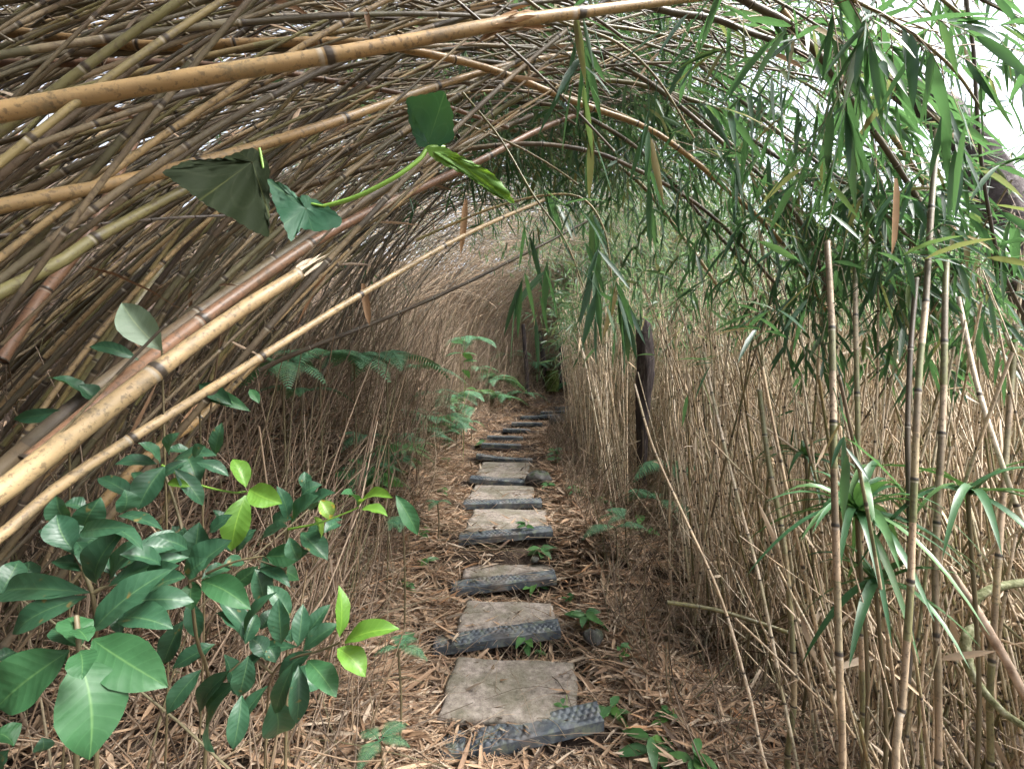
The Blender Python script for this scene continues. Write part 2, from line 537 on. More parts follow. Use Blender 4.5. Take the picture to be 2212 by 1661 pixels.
_c = k.mix(k.ramp(k.noise(7, 3, k.pos()), [(.5, (0, 0, 0)), (.65, (.7, .7, .7))]), _c, (.05, .075, .03))
M_ROCK = k.finish(k.bsdf(_c, .85, .3, bump=_nn, bstr=.7, bdist=.02).outputs[0])
k = NT("liana_bark")
_nn = k.noise(45, 4, k.pos(), .6)
_c = k.ramp(_nn, [(.35, (.10, .11, .05)), (.55, (.25, .26, .15)), (.75, (.42, .42, .32))])
M_LIANA = k.finish(k.bsdf(_c, .8, .2, bump=_nn, bstr=.6, bdist=.008).outputs[0])
k = NT("log_pale")
_nn = k.noise(30, 4, k.pos(), .6)
_c = k.ramp(_nn, [(.35, (.24, .17, .12)), (.55, (.42, .32, .24)), (.75, (.52, .43, .34))])
M_LOG = k.finish(k.bsdf(_c, .75, .25, bump=_nn, bstr=.4, bdist=.006).outputs[0])

# ------------------------------------------------------------------ ground sheet
gx = np.concatenate([[-160, -100, -60, -35, -20, -14, -10, -8], np.arange(-6.5, -1.4, .13), np.arange(-1.4, 2.2, .045),
                     np.arange(2.2, 8, .15), [9, 11, 15, 22, 40, 70, 110, 160]])
gy = np.concatenate([[-160, -90, -50, -25, -12, -7, -4, -2, -1], np.arange(-.4, 1.4, .12), np.arange(1.4, 6.5, .04),
                     np.arange(6.5, 15, .09), [15.5, 17, 20, 26, 38, 60, 100, 160]])
GX, GY = np.meshgrid(gx, gy)
GZ = ground(GX, GY)
far = np.clip((np.hypot(GX, GY - 5) - 12) / 30, 0, 1)
GZ = GZ + far * 3.0 * np.sin(GX * .05 + 1) * np.clip(-GX * .05 + .4, -.5, 1.5)
nx, ny = len(gx), len(gy)
ii = (np.arange(ny - 1)[:, None] * nx + np.arange(nx - 1)[None]).ravel()
g = mesh_obj("ground", np.stack([GX, GY, GZ], -1).reshape(-1, 3), np.stack([ii, ii + 1, ii + nx + 1, ii + nx], 1), M_SOIL,
             origin=(0, 0, 0))
tag(g, "brown soil of the forest floor under leaf litter", None, None, "structure")


# ------------------------------------------------------------------ step boards and slabs
def frame_box(p0, ax, ay, lx, ly, lz, nxs, nys, topf, jit=0.0, rng=None):
    """slab with a sculpted top: origin p0 = front-left-top corner, ax along, ay back"""
    u = np.linspace(0, 1, nxs); v = np.linspace(0, 1, nys)
    U, Vv = np.meshgrid(u, v)
    H = topf(U * lx, Vv * ly)
    top = p0 + U[..., None] * lx * ax + Vv[..., None] * ly * ay
    top = top + np.array([0, 0, 1.0]) * H[..., None]
    bot = p0 + U[..., None] * lx * ax + Vv[..., None] * ly * ay - np.array([0, 0, lz])
    V = np.concatenate([top.reshape(-1, 3), bot.reshape(-1, 3)])
    n = nxs * nys
    i = (np.arange(nys - 1)[:, None] * nxs + np.arange(nxs - 1)[None]).ravel()
    Q = [np.stack([i, i + 1, i + nxs + 1, i + nxs], 1), np.stack([i + n, i + nxs + n, i + nxs + 1 + n, i + 1 + n], 1)]
    e = np.arange(nxs - 1)
    Q.append(np.stack([e, e + n, e + 1 + n, e + 1], 1))
    b = (nys - 1) * nxs
    Q.append(np.stack([b + e, b + e + 1, b + e + 1 + n, b + e + n], 1))
    e = np.arange(nys - 1) * nxs
    Q.append(np.stack([e, e + nxs, e + nxs + n, e + n], 1))
    e = e + nxs - 1
    Q.append(np.stack([e, e + n, e + nxs + n, e + nxs], 1))
    return V, np.concatenate(Q)


ORD = ["first", "second", "third", "fourth", "fifth", "sixth", "seventh", "eighth", "ninth", "tenth", "eleventh", "twelfth",
       "thirteenth", "fourteenth"]
LOOK = ["widest blue-grey studded step board, at the bottom edge, half buried at its left",
        "studded step board with a mud-covered left end, behind the large bare slab",
        "studded step board with pale green stain, behind the litter-covered second tread",
        "mossy studded step board, fourth up the path, its green-grey top level",
        "studded step board lying flat, fifth up the path, in front of a bare tread",
        "dark step board beside the rounded rock, sixth up the path",
        "sagging dark step board just beyond the rounded rock, seventh up the path",
        "narrow dark step board, eighth up the path, with a green sprig at its left end",
        "narrow grey step board, ninth up the path",
        "thin black step board, tenth up the path, below the bend",
        "thin black step board, eleventh up the path, left of the small grey rock",
        "thin black step board, twelfth up the path, behind the small grey rock",
        "short black step board at the bend, thirteenth up the path",
        "farthest black step board, at the top of the path below the mossy stump"]
for i, (l, r, Y) in enumerate(STEPS):
    rg = np.random.default_rng(100 + i)
    zmid = SZ[i]
    a, b = P(*l, Y), P(*r, Y)
    ax = b - a
    lx = np.linalg.norm(ax); ax = ax / lx
    skew = [-.10, -.06, -.05, -.03, 0, .05, .05, .02, .02, 0, 0, -.03, -.03, -.02][i]
    a3 = np.array(a); ax = nrm(ax + np.array([0, -skew, 0]))
    ay = nrm(np.array([-ax[1], ax[0], .0]) + np.array([0, 0, .10]))
    depth = .118 if i < 6 else .09

    def topf(x, y, i=i):
        # rows of low round studs, staggered
        p_ = .031
        row = np.floor(y / .027)
        cx = (x + (row % 2) * p_ / 2) / p_
        dx = (cx - np.floor(cx) - .5) * p_
        dy = (y / .027 - row - .5) * .027
        wear = np.clip(.75 + .8 * wob(x * 4 + i * 3.7, y * 9 + i), .05, 1.2) * (.8 + .35 * np.sin(np.floor(cx) * 12.9 + row * 7.3 + i))
        s_ = np.clip(1 - (dx ** 2 + dy ** 2) / .0125 ** 2, 0, 1) ** .7 * .0085 * wear + .004 * wob(x * 6 + i, y * 12)
        edge = np.clip((np.minimum.reduce([x, lx - x, y, depth - y]) - .004 * np.abs(np.sin(x * 47 + i) * np.sin(x * 19 + 2 * i))) / .010, 0, 1)
        sag = -.012 * np.sin(np.clip(x / lx, 0, 1) * math.pi) * (i == 6)
        return s_ * edge - (1 - edge) ** 2 * .006 + sag
    V, Q = frame_box(a3, ax, ay, lx, depth, .05, int(lx / .004) if i < 7 else 60, 38 if i < 7 else 12, topf)
    o = mesh_obj("step_board", V, Q, M_BOARD, smooth=np.arange(len(Q)) < (len(Q) - 4) // 2 - 80)
    tag(o, LOOK[i], "step board", "studded boards edging the path steps")
    if i == 0:
        # stub of a second board peeping out at the left
        V, Q = frame_box(P(945, 1625, 2.09), nrm(np.array([1, -.1, .05])), nrm(np.array([.1, 1, .1])), .10, .13, .06, 18, 24,
                         topf)
        tag(mesh_obj("step_board", V, Q, M_BOARD), "short mossy board stub left of the lowest step board", "step board",
            "studded boards edging the path steps")
SLABS = [(0, .44, .62, .02, "large bare mottled concrete slab between the two nearest step boards"),
         (1, .34, .56, .03, "concrete slab nearly hidden by litter, between second and third step boards"),
         (2, .3, .62, .02, "pinkish concrete slab behind the third step board"),
         (3, .55, .62, .01, "sandy concrete slab behind the fourth step board"),
         (4, .60, .60, .00, "sandy concrete slab behind the fifth step board, beside the rounded rock"),
         (5, .80, .56, .00, "dusty concrete slab behind the sixth step board")]
for (i, dep, wid, dx, lab) in SLABS:
    y0 = SY[i] + .135
    run = SY[i + 1] - SY[i]
    dep = min(dep, run - .17)
    rg = np.random.default_rng(i)
    x0 = (SXC[i] * .5 + SXC[i + 1] * .5) - wid / 2 + dx - (.05 if i == 0 else 0)
    z0 = SZ[i] + .006 + (.012 if i == 0 else 0)

    def tf(x, y, i=i, wid=wid, dep=dep):
        e = np.clip(np.minimum.reduce([x, wid - x, y, dep - y]) / .02, 0, 1)
        return .006 * wob(x * 5 + i, y * 6) * .5 - (1 - e) ** 2 * .012
    V, Q = frame_box(np.array([x0, y0, z0]), np.array([.997, -.07, 0]), nrm(np.array([.07, 1, .05])), wid, dep, .05, 50, 36, tf)
    cxy = V[:, :2] - V[:, :2].mean(0)
    V[:, 0] += .007 * np.sin(V[:, 1] * 21 + i) * np.sign(cxy[:, 0]) * (np.abs(cxy[:, 0]) > wid * .45)
    V[:, 1] += .007 * np.sin(V[:, 0] * 17 + i) * np.sign(cxy[:, 1]) * (np.abs(cxy[:, 1]) > dep * .42)
    tag(mesh_obj("concrete_slab", V, Q, M_SLAB), lab, "paving slab")

V, Q = frame_box(P(1262, 884, 11.5), np.array([.98, .2, 0]), nrm(np.array([-.2, .98, .02])), .62, .3, .08, 30, 14,
                 lambda x, y: .01 * wob(x * 5, y * 6))
tag(mesh_obj("concrete_slab", V, Q, M_SLAB), "pale flat slab right of the farthest step board, at the bend", "paving slab")

# ------------------------------------------------------------------ leaf litter and fine debris (uncountable)
def litter(n, seed, smin, smax, dens):
    rg = np.random.default_rng(seed)
    x, y = dens(rg, n)
    z = ground(x, y)
    d, _ = path_lat(x, y)
    # few on the bare slabs
    slab = np.zeros(len(x), bool)
    for (i, dep, wid, dx, lab) in SLABS:
        cov = [.93, .45, .75, .78, .78, .7][i]
        m = (np.abs(x - SXC[i]) < wid * (.47 + .06 * wob(y * 9, x * 3 + i))) & (y > SY[i] + .19) & (y < SY[i] + .15 + dep + .05 * wob(x * 8, y * 2))
        slab |= m & (rg.random(len(x)) < np.clip(cov + .45 * wob(x * 4 + i, y * 4), 0, .97))
    for i, s in enumerate(STEPS):
        m = (np.abs(x - SXC[i]) < .36) & (y > s[2] - .02) & (y < s[2] + .14)
        slab |= m & (rg.random(len(x)) < .93)
    k_ = ~slab
    x, y, z, d = x[k_], y[k_], z[k_], d[k_]
    n = len(x)
    az = rg.uniform(0, 2 * math.pi, n)
    el = rg.normal(0, .22, n) + .06
    D = np.stack([np.cos(az) * np.cos(el), np.sin(az) * np.cos(el), np.sin(el)], 1)
    N = np.stack([rg.normal(0, .4, n), rg.normal(0, .4, n), np.ones(n)], 1)
    L = rg.uniform(smin, smax, n) * rg.uniform(.6, 1.2, n)
    W = L * rg.uniform(.045, .13, n)
    B = np.stack([x, y, z + rg.uniform(.002, .05, n) * np.clip(np.abs(d) * 1.5, .25, 1)], 1)
    return leaves(B, D, N, L, W, rg.uniform(-.15, .25, n), t=(0, .3, .7, 1.0), w=(.3, 1, .8, .05), fold=.25)


def dens_near(rg, n):
    y = 1.0 + 5.0 * rg.random(n) ** 1.5
    q = rg.normal(0.05, 1.0, n) * (0.5 + .16 * y)
    q = np.where((q > .95) & (rg.random(n) < .6), -q * .6, q)
    return q + np.interp(y, PY, PXs), y


def dens_far(rg, n):
    y = 3.0 + 11 * rg.random(n) ** 1.2
    x = rg.normal(0.0, 1.3, n) + np.interp(np.minimum(y, 11.4), PY, PXs) + np.maximum(y - 11, 0) * rg.uniform(-.5, 2, n)
    return x, y


def dens_wide(rg, n):
    y = rg.uniform(-.5, 9, n)
    x = rg.uniform(-1.9, 2.1, n)
    return x, y


bg_ = Bag()
bg_.add(*litter(60000, 1, .03, .20, dens_near))
bg_.add(*litter(36000, 2, .06, .14, dens_far))
bg_.add(*litter(9000, 3, .08, .18, dens_wide))


def dens_banks(rg, n):
    s = rg.uniform(1.0, 12.6, n)
    i = np.searchsorted(PATH[:, 1], s).clip(0, len(PATH) - 1)
    o_ = .5 + 1.3 * rg.random(n) ** 1.5
    o_ = np.where(rg.random(n) < .68, -o_, o_)
    return PATH[i, 0] + PNRM[i, 0] * o_, PATH[i, 1] + PNRM[i, 1] * o_


bg_.add(*litter(40000, 5, .012, .045, dens_near))
bg_.add(*litter(26000, 6, .02, .06, dens_far))
bg_.add(*litter(34000, 4, .06, .14, dens_banks))
o = bg_.build("leaf_litter", M_LITTER, origin=(0, 0, 0))
tag(o, "layer of dry brown bamboo leaves covering the path edges and banks", "leaf litter", None, "stuff")


def sticks(n, seed, xy, lmin, lmax, rmin, rmax, elm, els, zlift=.03, lean=None, sides=4):
    rg = np.random.default_rng(seed)
    x, y = xy(rg, n)
    z = ground(x, y) + rg.uniform(0, zlift, n)
    az = rg.uniform(0, 2 * math.pi, n)
    el = np.clip(rg.normal(elm, els, n), -.1, 1.5)
    D = np.stack([np.cos(az) * np.cos(el), np.sin(az) * np.cos(el), np.sin(el)], 1)
    if lean is not None:
        D = nrm(D + np.asarray(lean))
    L = rg.uniform(lmin, lmax, n)
    s = np.linspace(0, 1, 5)
    bowv = rg.normal(0, .08, (n, 3))
    Pt = np.stack([x, y, z], 1)[:, None] + D[:, None] * (L[:, None] * s)[..., None] \
        + bowv[:, None] * (L[:, None] * (s * (1 - s))[None] * 4)[..., None]
    R = rg.uniform(rmin, rmax, n)[:, None] * (1 - .5 * s)[None]
    return Pt, R


def tunnel_free(Pt, margin=0.0):
    """True for curves (n,k,3) that keep out of the walk-through space"""
    n, k_, _ = Pt.shape
    d, h = path_lat(Pt[..., 0], Pt[..., 1])
    z = Pt[..., 2] - h
    y = Pt[..., 1]
    lft = np.where(y < 2.2, -1.1 + .5 * z, -1.12 + .5 * np.maximum(z - 1.2, 0)) + margin
    rgt = np.where(y < 1.3, 1.0, .85) - margin
    top = 2.7 - .12 * d ** 2
    ins = (d > lft) & (d < rgt) & (z < top) & (z > .12)
    cam_ = (y > -.6) & (y < .75) & (np.abs(Pt[..., 0]) < 1.0 + .0 * y) & (Pt[..., 2] > .2) & (Pt[..., 2] < 2.35) | (np.linalg.norm(Pt - np.array([0, 0, CAM_Z]), axis=2) < 1.15)
    return ~(ins | cam_).any(1)


def xy_leftbank(rg, n):
    s = rg.uniform(1.2, 13.0, n)
    off = .62 + 1.7 * rg.random(n) ** 1.3
    i = np.searchsorted(PATH[:, 1], s).clip(0, len(PATH) - 1)
    return PATH[i, 0] - PNRM[i, 0] * off, PATH[i, 1] - PNRM[i, 1] * off


def xy_rightedge(rg, n):
    s = rg.uniform(1.4, 9, n)
    off = .62 + 1.6 * rg.random(n) ** 1.4
    i = np.searchsorted(PATH[:, 1], s).clip(0, len(PATH) - 1)
    return PATH[i, 0] + PNRM[i, 0] * off, PATH[i, 1] + PNRM[i, 1] * off


bg_ = Bag()
Pt, R = sticks(5200, 21, xy_leftbank, .3, 1.5, .0013, .0055, .95, .42, lean=(.25, .12, 0))
kk = (path_lat(Pt[..., 0], Pt[..., 1])[0] < -.5).all(1); bg_.add(*vtubes(Pt[kk], R[kk], 4))
Pt, R = sticks(4200, 22, xy_leftbank, .2, .9, .0015, .004, .3, .35)
kk = (path_lat(Pt[..., 0], Pt[..., 1])[0] < -.42).all(1); bg_.add(*vtubes(Pt[kk], R[kk], 4))
Pt, R = sticks(3600, 23, xy_rightedge, .2, .8, .0015, .004, .5, .4)
kk = (path_lat(Pt[..., 0], Pt[..., 1])[0] > .5).all(1); bg_.add(*vtubes(Pt[kk], R[kk], 4))
Pt, R = sticks(3000, 24, dens_near, .12, .65, .0009, .003, .03, .07, .03)
bg_.add(*vtubes(Pt, R, 4))
o = bg_.build("dry_twigs", M_TWIG, origin=(0, 0, 0))
tag(o, "tangle of thin dry twigs and stalks on the banks beside the path", "dry twigs", None, "stuff")


# ------------------------------------------------------------------ leafy sprays
def spray(A, T, n_twig, rg, tl=(.25, .6), leafL=(.09, .17), per=7, droop=.5, down=.22, twigR=.0016, jitter=.9, up=.0, wr=(.10, .15)):
    """twigs with lance leaves from anchor points A (m,3) with culm direction T (m,3): returns leaf arrays, twig arrays"""
    i = rg.integers(0, len(A), n_twig)
    a = A[i]
    d = nrm(T[i] * .7 + rg.normal(0, jitter, (n_twig, 3)) * np.array([1, 1, .8]) + np.array([0, 0, up]))
    l = rg.uniform(*tl, n_twig)
    s = np.linspace(0, 1, 5)
    dr = rg.uniform(.3, 1.0, n_twig) * droop
    Pt = a[:, None] + d[:, None] * (l[:, None] * s)[..., None]
    Pt[..., 2] -= (dr * l)[:, None] * s[None] ** 2
    R = np.full((n_twig, 5), twigR) * (1.15 - .8 * s)[None]
    tw = vtubes(Pt, R, 3)
    q = np.repeat(np.arange(n_twig), per)
    sl = rg.uniform(.3, 1.0, len(q)) ** .7
    sl = np.minimum(sl, 1)
    b = a[q] + d[q] * (l[q] * sl)[:, None]
    b[:, 2] -= dr[q] * l[q] * sl ** 2
    tan = d[q].copy(); tan[:, 2] -= 2 * dr[q] * sl
    D = nrm(nrm(tan) * .9 + rg.normal(0, .55, (len(q), 3)) + np.array([0, 0, -down]))
    N = rg.normal(0, .55, (len(q), 3)) + np.array([0, 0, 1.0])
    L = rg.uniform(*leafL, len(q))
    W = L * rg.uniform(*wr, len(q))
    lv = leaves(b, D, N, L, W, rg.uniform(.05, .35, len(q)), t=(0, .18, .5, .8, 1.0), w=(.15, .8, 1.0, .6, .02), fold=.14)
    return lv, tw


# ------------------------------------------------------------------ arching culms of the left wall
def arch_curves(n, rg, s, off, Lr, a0r, a1r, powr, phir, latr, fine=60):
    """culm axes starting off metres left of the path and bending over it"""
    i = np.searchsorted(PATH[:, 1], s).clip(0, len(PATH) - 1)
    bx = PATH[i, 0] - PNRM[i, 0] * off
    by = PATH[i, 1] - PNRM[i, 1] * off
    bz = ground(bx, by) - .08
    L = rg.uniform(*Lr, n)
    a0 = np.radians(rg.uniform(*a0r, n)); a1 = np.radians(rg.uniform(*a1r, n))
    pw = rg.uniform(*powr, n)
    phi = np.radians(rg.uniform(*phir, n))
    nr = (s < 4.2) & (rg.random(n) < .8)
    a0 = np.where(nr, np.radians(rg.uniform(24, 46, n)), a0)
    a1 = np.where(nr, np.radians(rg.uniform(92, 130, n)), a1)
    L = np.where(nr, np.maximum(L, rg.uniform(4.2, 6.6, n)), L)
    phi = np.where(nr, np.radians(rg.uniform(14, 38, n)), phi)
    dirx = PNRM[i] * np.cos(phi)[:, None] + np.stack([-PNRM[i, 1], PNRM[i, 0]], 1) * np.sin(phi)[:, None]
    u = np.linspace(0, 1, fine)
    th = a0[:, None] + (a1 - a0)[:, None] * u[None] ** pw[:, None]
    du = 1 / (fine - 1)
    hx = np.concatenate([np.zeros((n, 1)), np.cumsum(np.sin(th[:, :-1]) * du, 1)], 1) * L[:, None]
    hz_ = np.concatenate([np.zeros((n, 1)), np.cumsum(np.cos(th[:, :-1]) * du, 1)], 1) * L[:, None]
    lat = (rg.normal(0, latr, n) * np.where(s < 4.2, .5, 1))[:, None] * np.sin(u * math.pi * 1.3)[None] * L[:, None] \
        + rg.normal(0, latr * .3, n)[:, None] * np.sin(u * 9 + 1)[None]
    X = bx[:, None] + dirx[:, :1] * hx - dirx[:, 1:] * lat
    Yv = by[:, None] + dirx[:, 1:] * hx + dirx[:, :1] * lat
    Z = bz[:, None] + hz_
    return np.stack([X, Yv, Z], -1), L


def resample(C, u):
    """C (n,f,3) sampled at shared fractions u (k,)"""
    f = C.shape[1] - 1
    x = np.clip(u, 0, 1) * f
    i = np.minimum(x.astype(int), f - 1)
    t = (x - i)[None, :, None]
    return C[:, i] * (1 - t) + C[:, i + 1] * t


def view_size(Pt, r):
    """largest apparent thickness of each curve inside the frame"""
    y = np.maximum(Pt[..., 1], .05)
    px = 1106 + Pt[..., 0] / y * F
    py = 830 - (Pt[..., 2] - CAM_Z) / y * F
    vis = (Pt[..., 1] > .3) & (px > -20) & (px < 2232) & (py > -20) & (py < 1681)
    return np.where(vis, r[:, None] / y, 0).max(1), vis.any(1)


def culm_arrays(C, r0, M, fine, sides, rg, taper=.55):
    u, bump, nd, seg = node_params(M, fine)
    uu = u / M
    uu = uu + .028 * np.sin(uu * (7 + rg.uniform(-2, 2)) + rg.uniform(0, 6)) * np.minimum(uu, 1 - uu) * 2
    Pt = resample(C, uu)
    R = r0[:, None] * (1 - taper * uu)[None] * bump[None]
    V, Q = vtubes(Pt, R, sides)
    n = len(C)
    ndv = np.repeat(np.tile(nd, n), sides)
    sg = rg.random((n, 2 * M))[:, seg]
    return V, Q, ndv, np.repeat(sg.ravel(), sides), len(u) * sides


rg = np.random.default_rng(5)
NC = 18000
s_ = rg.uniform(-.6, 15.0, NC)
_k = rg.integers(0, 330, NC)
_cs = rg.random(330); _co = rg.random(330)
# stretch beyond the bend: use PATH index by y, so spread more samples there
s_ = np.where(rg.random(NC) < .25, rg.uniform(11.2, 13.3, NC), np.where(rg.random(NC) < .4, rg.uniform(-1.5, 4.5, NC), rg.uniform(-4.0, 11.3, NC)))
off = .95 + np.where(s_ < 4.2, 5.0, 3.9) * rg.random(NC) ** 1.2
# three culms in four grow in clumps
_m = rg.random(NC) < .75
s_ = np.where(_m, np.where(_cs[_k] < .2, 11.2 + 10.5 * _cs[_k], -3.5 + 18.5 * (_cs[_k] - .2)) + rg.normal(0, .09, NC), s_)
off = np.where(_m, np.maximum(.95 + np.where(s_ < 4.2, 5.0, 3.9) * _co[_k] ** 1.2 + rg.normal(0, .10, NC), .9), off)
C, Lc = arch_curves(NC, rg, s_, off, (3.0, 6.3), (14, 58), (84, 140), (1.3, 2.6), (0, 42), .014)
ok = tunnel_free(C[:, ::3]) & ~((C[:, 0, 1] < 2.4) & (off < 1.6))
tq = C[:, -1]
tx = 1106 + tq[:, 0] / np.maximum(tq[:, 1], .1) * F
ty = 830 - (tq[:, 2] - CAM_Z) / np.maximum(tq[:, 1], .1) * F
ok &= ~((tx < 1200) & (ty > 150) & (tq[:, 1] < 4.5) & (tq[:, 1] > 0))
ok &= ~((C[:, 0, 1] > 3.8) & (C[:, 0, 1] < 11.5) & (rg.random(NC) < .74))
C, Lc, s_, off = C[ok], Lc[ok], s_[ok], off[ok]
KEEP = 4300
C, Lc, s_, off = C[:KEEP], Lc[:KEEP], s_[:KEEP], off[:KEEP]
r0 = .0033 + .0078 * rg.random(len(C)) ** 1.2
r0 = np.where(C[:, 0, 1] > 9, r0 * .9, r0)
near = np.linalg.norm(C - np.array([0, 0, CAM_Z]), axis=2).min(1)
r0 = np.where(near < 1.8, np.minimum(r0, .0048 + .0035 * near), r0)
vs, vis = view_size(C, r0)
order = np.argsort(-vs)
ind = order[:270]
rest = order[270:]
print("arching culms kept", len(C), "visible", vis.sum())

GRP = "arching culms of the left bamboo wall"
LBL = "thin brown bamboo culm leaning over the path in the crowded left wall"
MATS = [M_CULM, M_CULM, M_CULM, M_OLIVE, M_CULM, M_DARKC, M_CULM, M_CULM, M_OLIVE, M_TAN, M_FARC]
for j in ind:
    M = max(8, int(Lc[j] / rg.uniform(.22, .34)))
    V, Q, nd, sg, _ = culm_arrays(C[j:j + 1], r0[j:j + 1], M, True, 8, rg)
    o = mesh_obj("bamboo_culm", V, Q, MATS[rg.integers(len(MATS))], attrs={"nd": nd, "seg": sg}, origin=C[j, 0])
    tag(o, LBL, "bamboo culm", GRP)
    # leafy tip
    A = C[j, 30:]
    Tn = nrm(np.gradient(C[j], axis=0))[30:]
    far_ = C[j, 40, 1]
    pxa = 1106 + A[:, 0] / np.maximum(A[:, 1], .1) * F
    good = (A[:, 1] > 2.5) & ((pxa > 1000) | (rg.random(len(A)) < .12))
    if good.sum() < 4: continue
    A, Tn = A[good], Tn[good]
    nt = int(rg.integers(4, 10))
    lv, tw = spray(A, Tn, nt, rg, leafL=(.08, .15), per=6)
    b_ = Bag(); b_.add(*lv); b_.add(*tw)
    keep_ok = True
    b_.build("foliage", M_LEAF if rg.random() < .7 else M_LEAFP, o)
b_ = Bag(); fb = Bag(); b2_ = Bag()
for M in (12, 15, 18):
    sel = rest[(np.arange(len(rest)) % 3) == (M - 12) // 3]
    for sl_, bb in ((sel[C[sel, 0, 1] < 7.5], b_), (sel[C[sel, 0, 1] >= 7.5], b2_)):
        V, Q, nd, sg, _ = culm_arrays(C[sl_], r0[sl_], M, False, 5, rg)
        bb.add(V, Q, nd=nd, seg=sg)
o = b2_.build("brightened_straw_thicket", M_STRAWC_LIT, origin=(0, 0, 0))  # far stems: brightness put into their straw colour
tag(o, "warm straw-brown mass of thin culms, coloured lighter to brighten the far end, closing the path beyond the bend", "bamboo thicket", None, "stuff")
o = b_.build("bamboo_thicket", M_FARC, origin=(0, 0, 0))
tag(o, "crowded mass of brown bamboo culms behind the nearest ones of the left wall", "bamboo thicket", None, "stuff")
A = C[rest][:, 30::2].reshape(-1, 3); Tn = nrm(np.gradient(C[rest], axis=1))[:, 30::2].reshape(-1, 3)
da, _h = path_lat(A[:, 0], A[:, 1])
w_ = (A[:, 1] > 2.2) & (da > -.5) & ((da > .25) | (rg.random(len(A)) < .45)) & (A[:, 2] - _h > 1.2) & ((A[:, 1] < 4.2) | (A[:, 1] > 10) | (da > 1.3) | (rg.random(len(A)) < .25))
A, Tn = A[w_], Tn[w_]
lv, tw = spray(A, Tn, 11000, rg, tl=(.25, .7), leafL=(.07, .13), per=7, jitter=.7, wr=(.09, .13))
fb.add(*lv)
o = fb.build("thicket_foliage", M_LEAFP, origin=(0, 0, 0))
tag(o, "mass of narrow green bamboo leaves on the crowded culms over the path", "bamboo leaves", None, "stuff")
fb = Bag(); fb.add(*tw)
o = fb.build("thicket_branchlets", M_TWIG, origin=(0, 0, 0))
tag(o, "fine brown branchlets carrying the leaves over the path", "branchlets", None, "stuff")


# ------------------------------------------------------------------ hero culms, placed where the photo shows each
def hero(name, pts, wpx, mat, label, nodes=9, cat="bamboo culm", foliage=0, frange=(.4, 1), leafL=(.09, .16), taper=.35, extra=None,
         seed=0, fmat=None, per=7, droop=.6, cut=False, sides=12, tl=(.2, .5), down=.22):
    rg = np.random.default_rng(1000 + seed)
    W = np.array([P(*p_) for p_ in pts])
    c, L = spline(W, 120)
    q_ = np.linspace(0, 1, 120) * L
    c = c + np.stack([np.sin(q_ * f_ + p_) * .0016 for f_, p_ in zip(rg.uniform(3, 8, 3), rg.uniform(0, 6, 3))], 1)
    Y0 = pts[len(pts) // 2][2]
    r = wpx / 2 / F * Y0
    V, Q, nd, sg, npv = culm_arrays(c[None], np.array([r]), nodes, True, sides, rg, taper)
    if extra is not None:
        pass
    o = mesh_obj(name, V, Q, mat, attrs={"nd": nd, "seg": sg}, origin=c[0])
    if label: tag(o, label, cat)
    if foliage:
        a, b = int(frange[0] * 119), int(frange[1] * 119) + 1
        Tn = nrm(np.gradient(c, axis=0))
        lv, tw = spray(c[a:b], Tn[a:b], foliage, rg, leafL=leafL, per=per, droop=droop, tl=tl, down=down)
        b_ = Bag(); b_.add(*lv)
        if foliage < 20: b_.add(*tw)
        b_.build("foliage", fmat or M_LEAF, o)
        if foliage >= 20:
            b_ = Bag(); b_.add(*tw)
            b_.build("branchlets", M_TWIG, o)
    return o, c, r


h1, c1, r1 = hero("bamboo_culm", [(-160, 275, .80), (0, 243, .84), (200, 205, .88), (440, 163, .93), (700, 120, 1.0), (900, 85, 1.06),
                                  (1110, 45, 1.15), (1300, 22, 1.25), (1620, -20, 1.5)], 36, M_GOLD,
                  "thick golden bamboo culm crossing the top left of the photo with one pale node ring", 3, seed=1)
hero("bamboo_culm", [(-120, 470, .95), (0, 442, 1.0), (250, 395, 1.12), (500, 335, 1.28), (700, 272, 1.42), (860, 212, 1.6),
                     (1000, 168, 1.75), (1130, 135, 1.9), (1300, 105, 2.2)], 23, M_GOLD,
     "golden-brown bamboo culm rising just above the dark hanging vine leaf", 5, seed=2)
hero("bamboo_culm", [(-120, 690, .92), (0, 632, .98), (140, 560, 1.06), (180, 530, 1.09), (370, 425, 1.22), (460, 380, 1.3), (640, 290, 1.5)],
     27, M_OLIVE, "olive to tan bamboo culm with a dark node passing behind the dark vine leaf", 3, seed=3)
h4, c4, r4 = hero("bamboo_culm", [(-160, 1165, .80), (0, 1062, .88), (180, 922, .98), (380, 772, 1.12), (520, 672, 1.24), (650, 590, 1.38)], 42,
                  M_TAN, "thick speckled tan bamboo culm with a splintered broken end, lower left", 2, taper=.25, seed=4)
hero("bamboo_culm", [(-120, 1250, .84), (0, 1160, .90), (150, 1035, 1.0), (380, 888, 1.16), (520, 800, 1.27), (640, 722, 1.38),
                     (800, 622, 1.6), (1000, 510, 1.9), (1180, 430, 2.3)], 20, M_TAN,
     "slim ochre bamboo culm running just below the splintered tan culm", 6, seed=5)
hero("bamboo_culm", [(60, 1000, 1.0), (180, 900, 1.08), (300, 795, 1.17), (470, 665, 1.32), (700, 510, 1.6), (900, 410, 1.9), (1040, 345, 2.1),
                     (1200, 265, 2.4), (1420, 190, 2.9)], 24, M_RED,
     "reddish bamboo culm running just above the splintered tan culm", 7, seed=6)
hero("bamboo_culm", [(-120, 1120, .95), (0, 1015, 1.03), (130, 905, 1.1), (260, 803, 1.2), (480, 640, 1.38), (740, 465, 1.7), (960, 330, 2.1),
                     (1150, 250, 2.5)], 30, M_CULM, "weathered grey-brown bamboo culm above the reddish one, lower left", 8, seed=7)
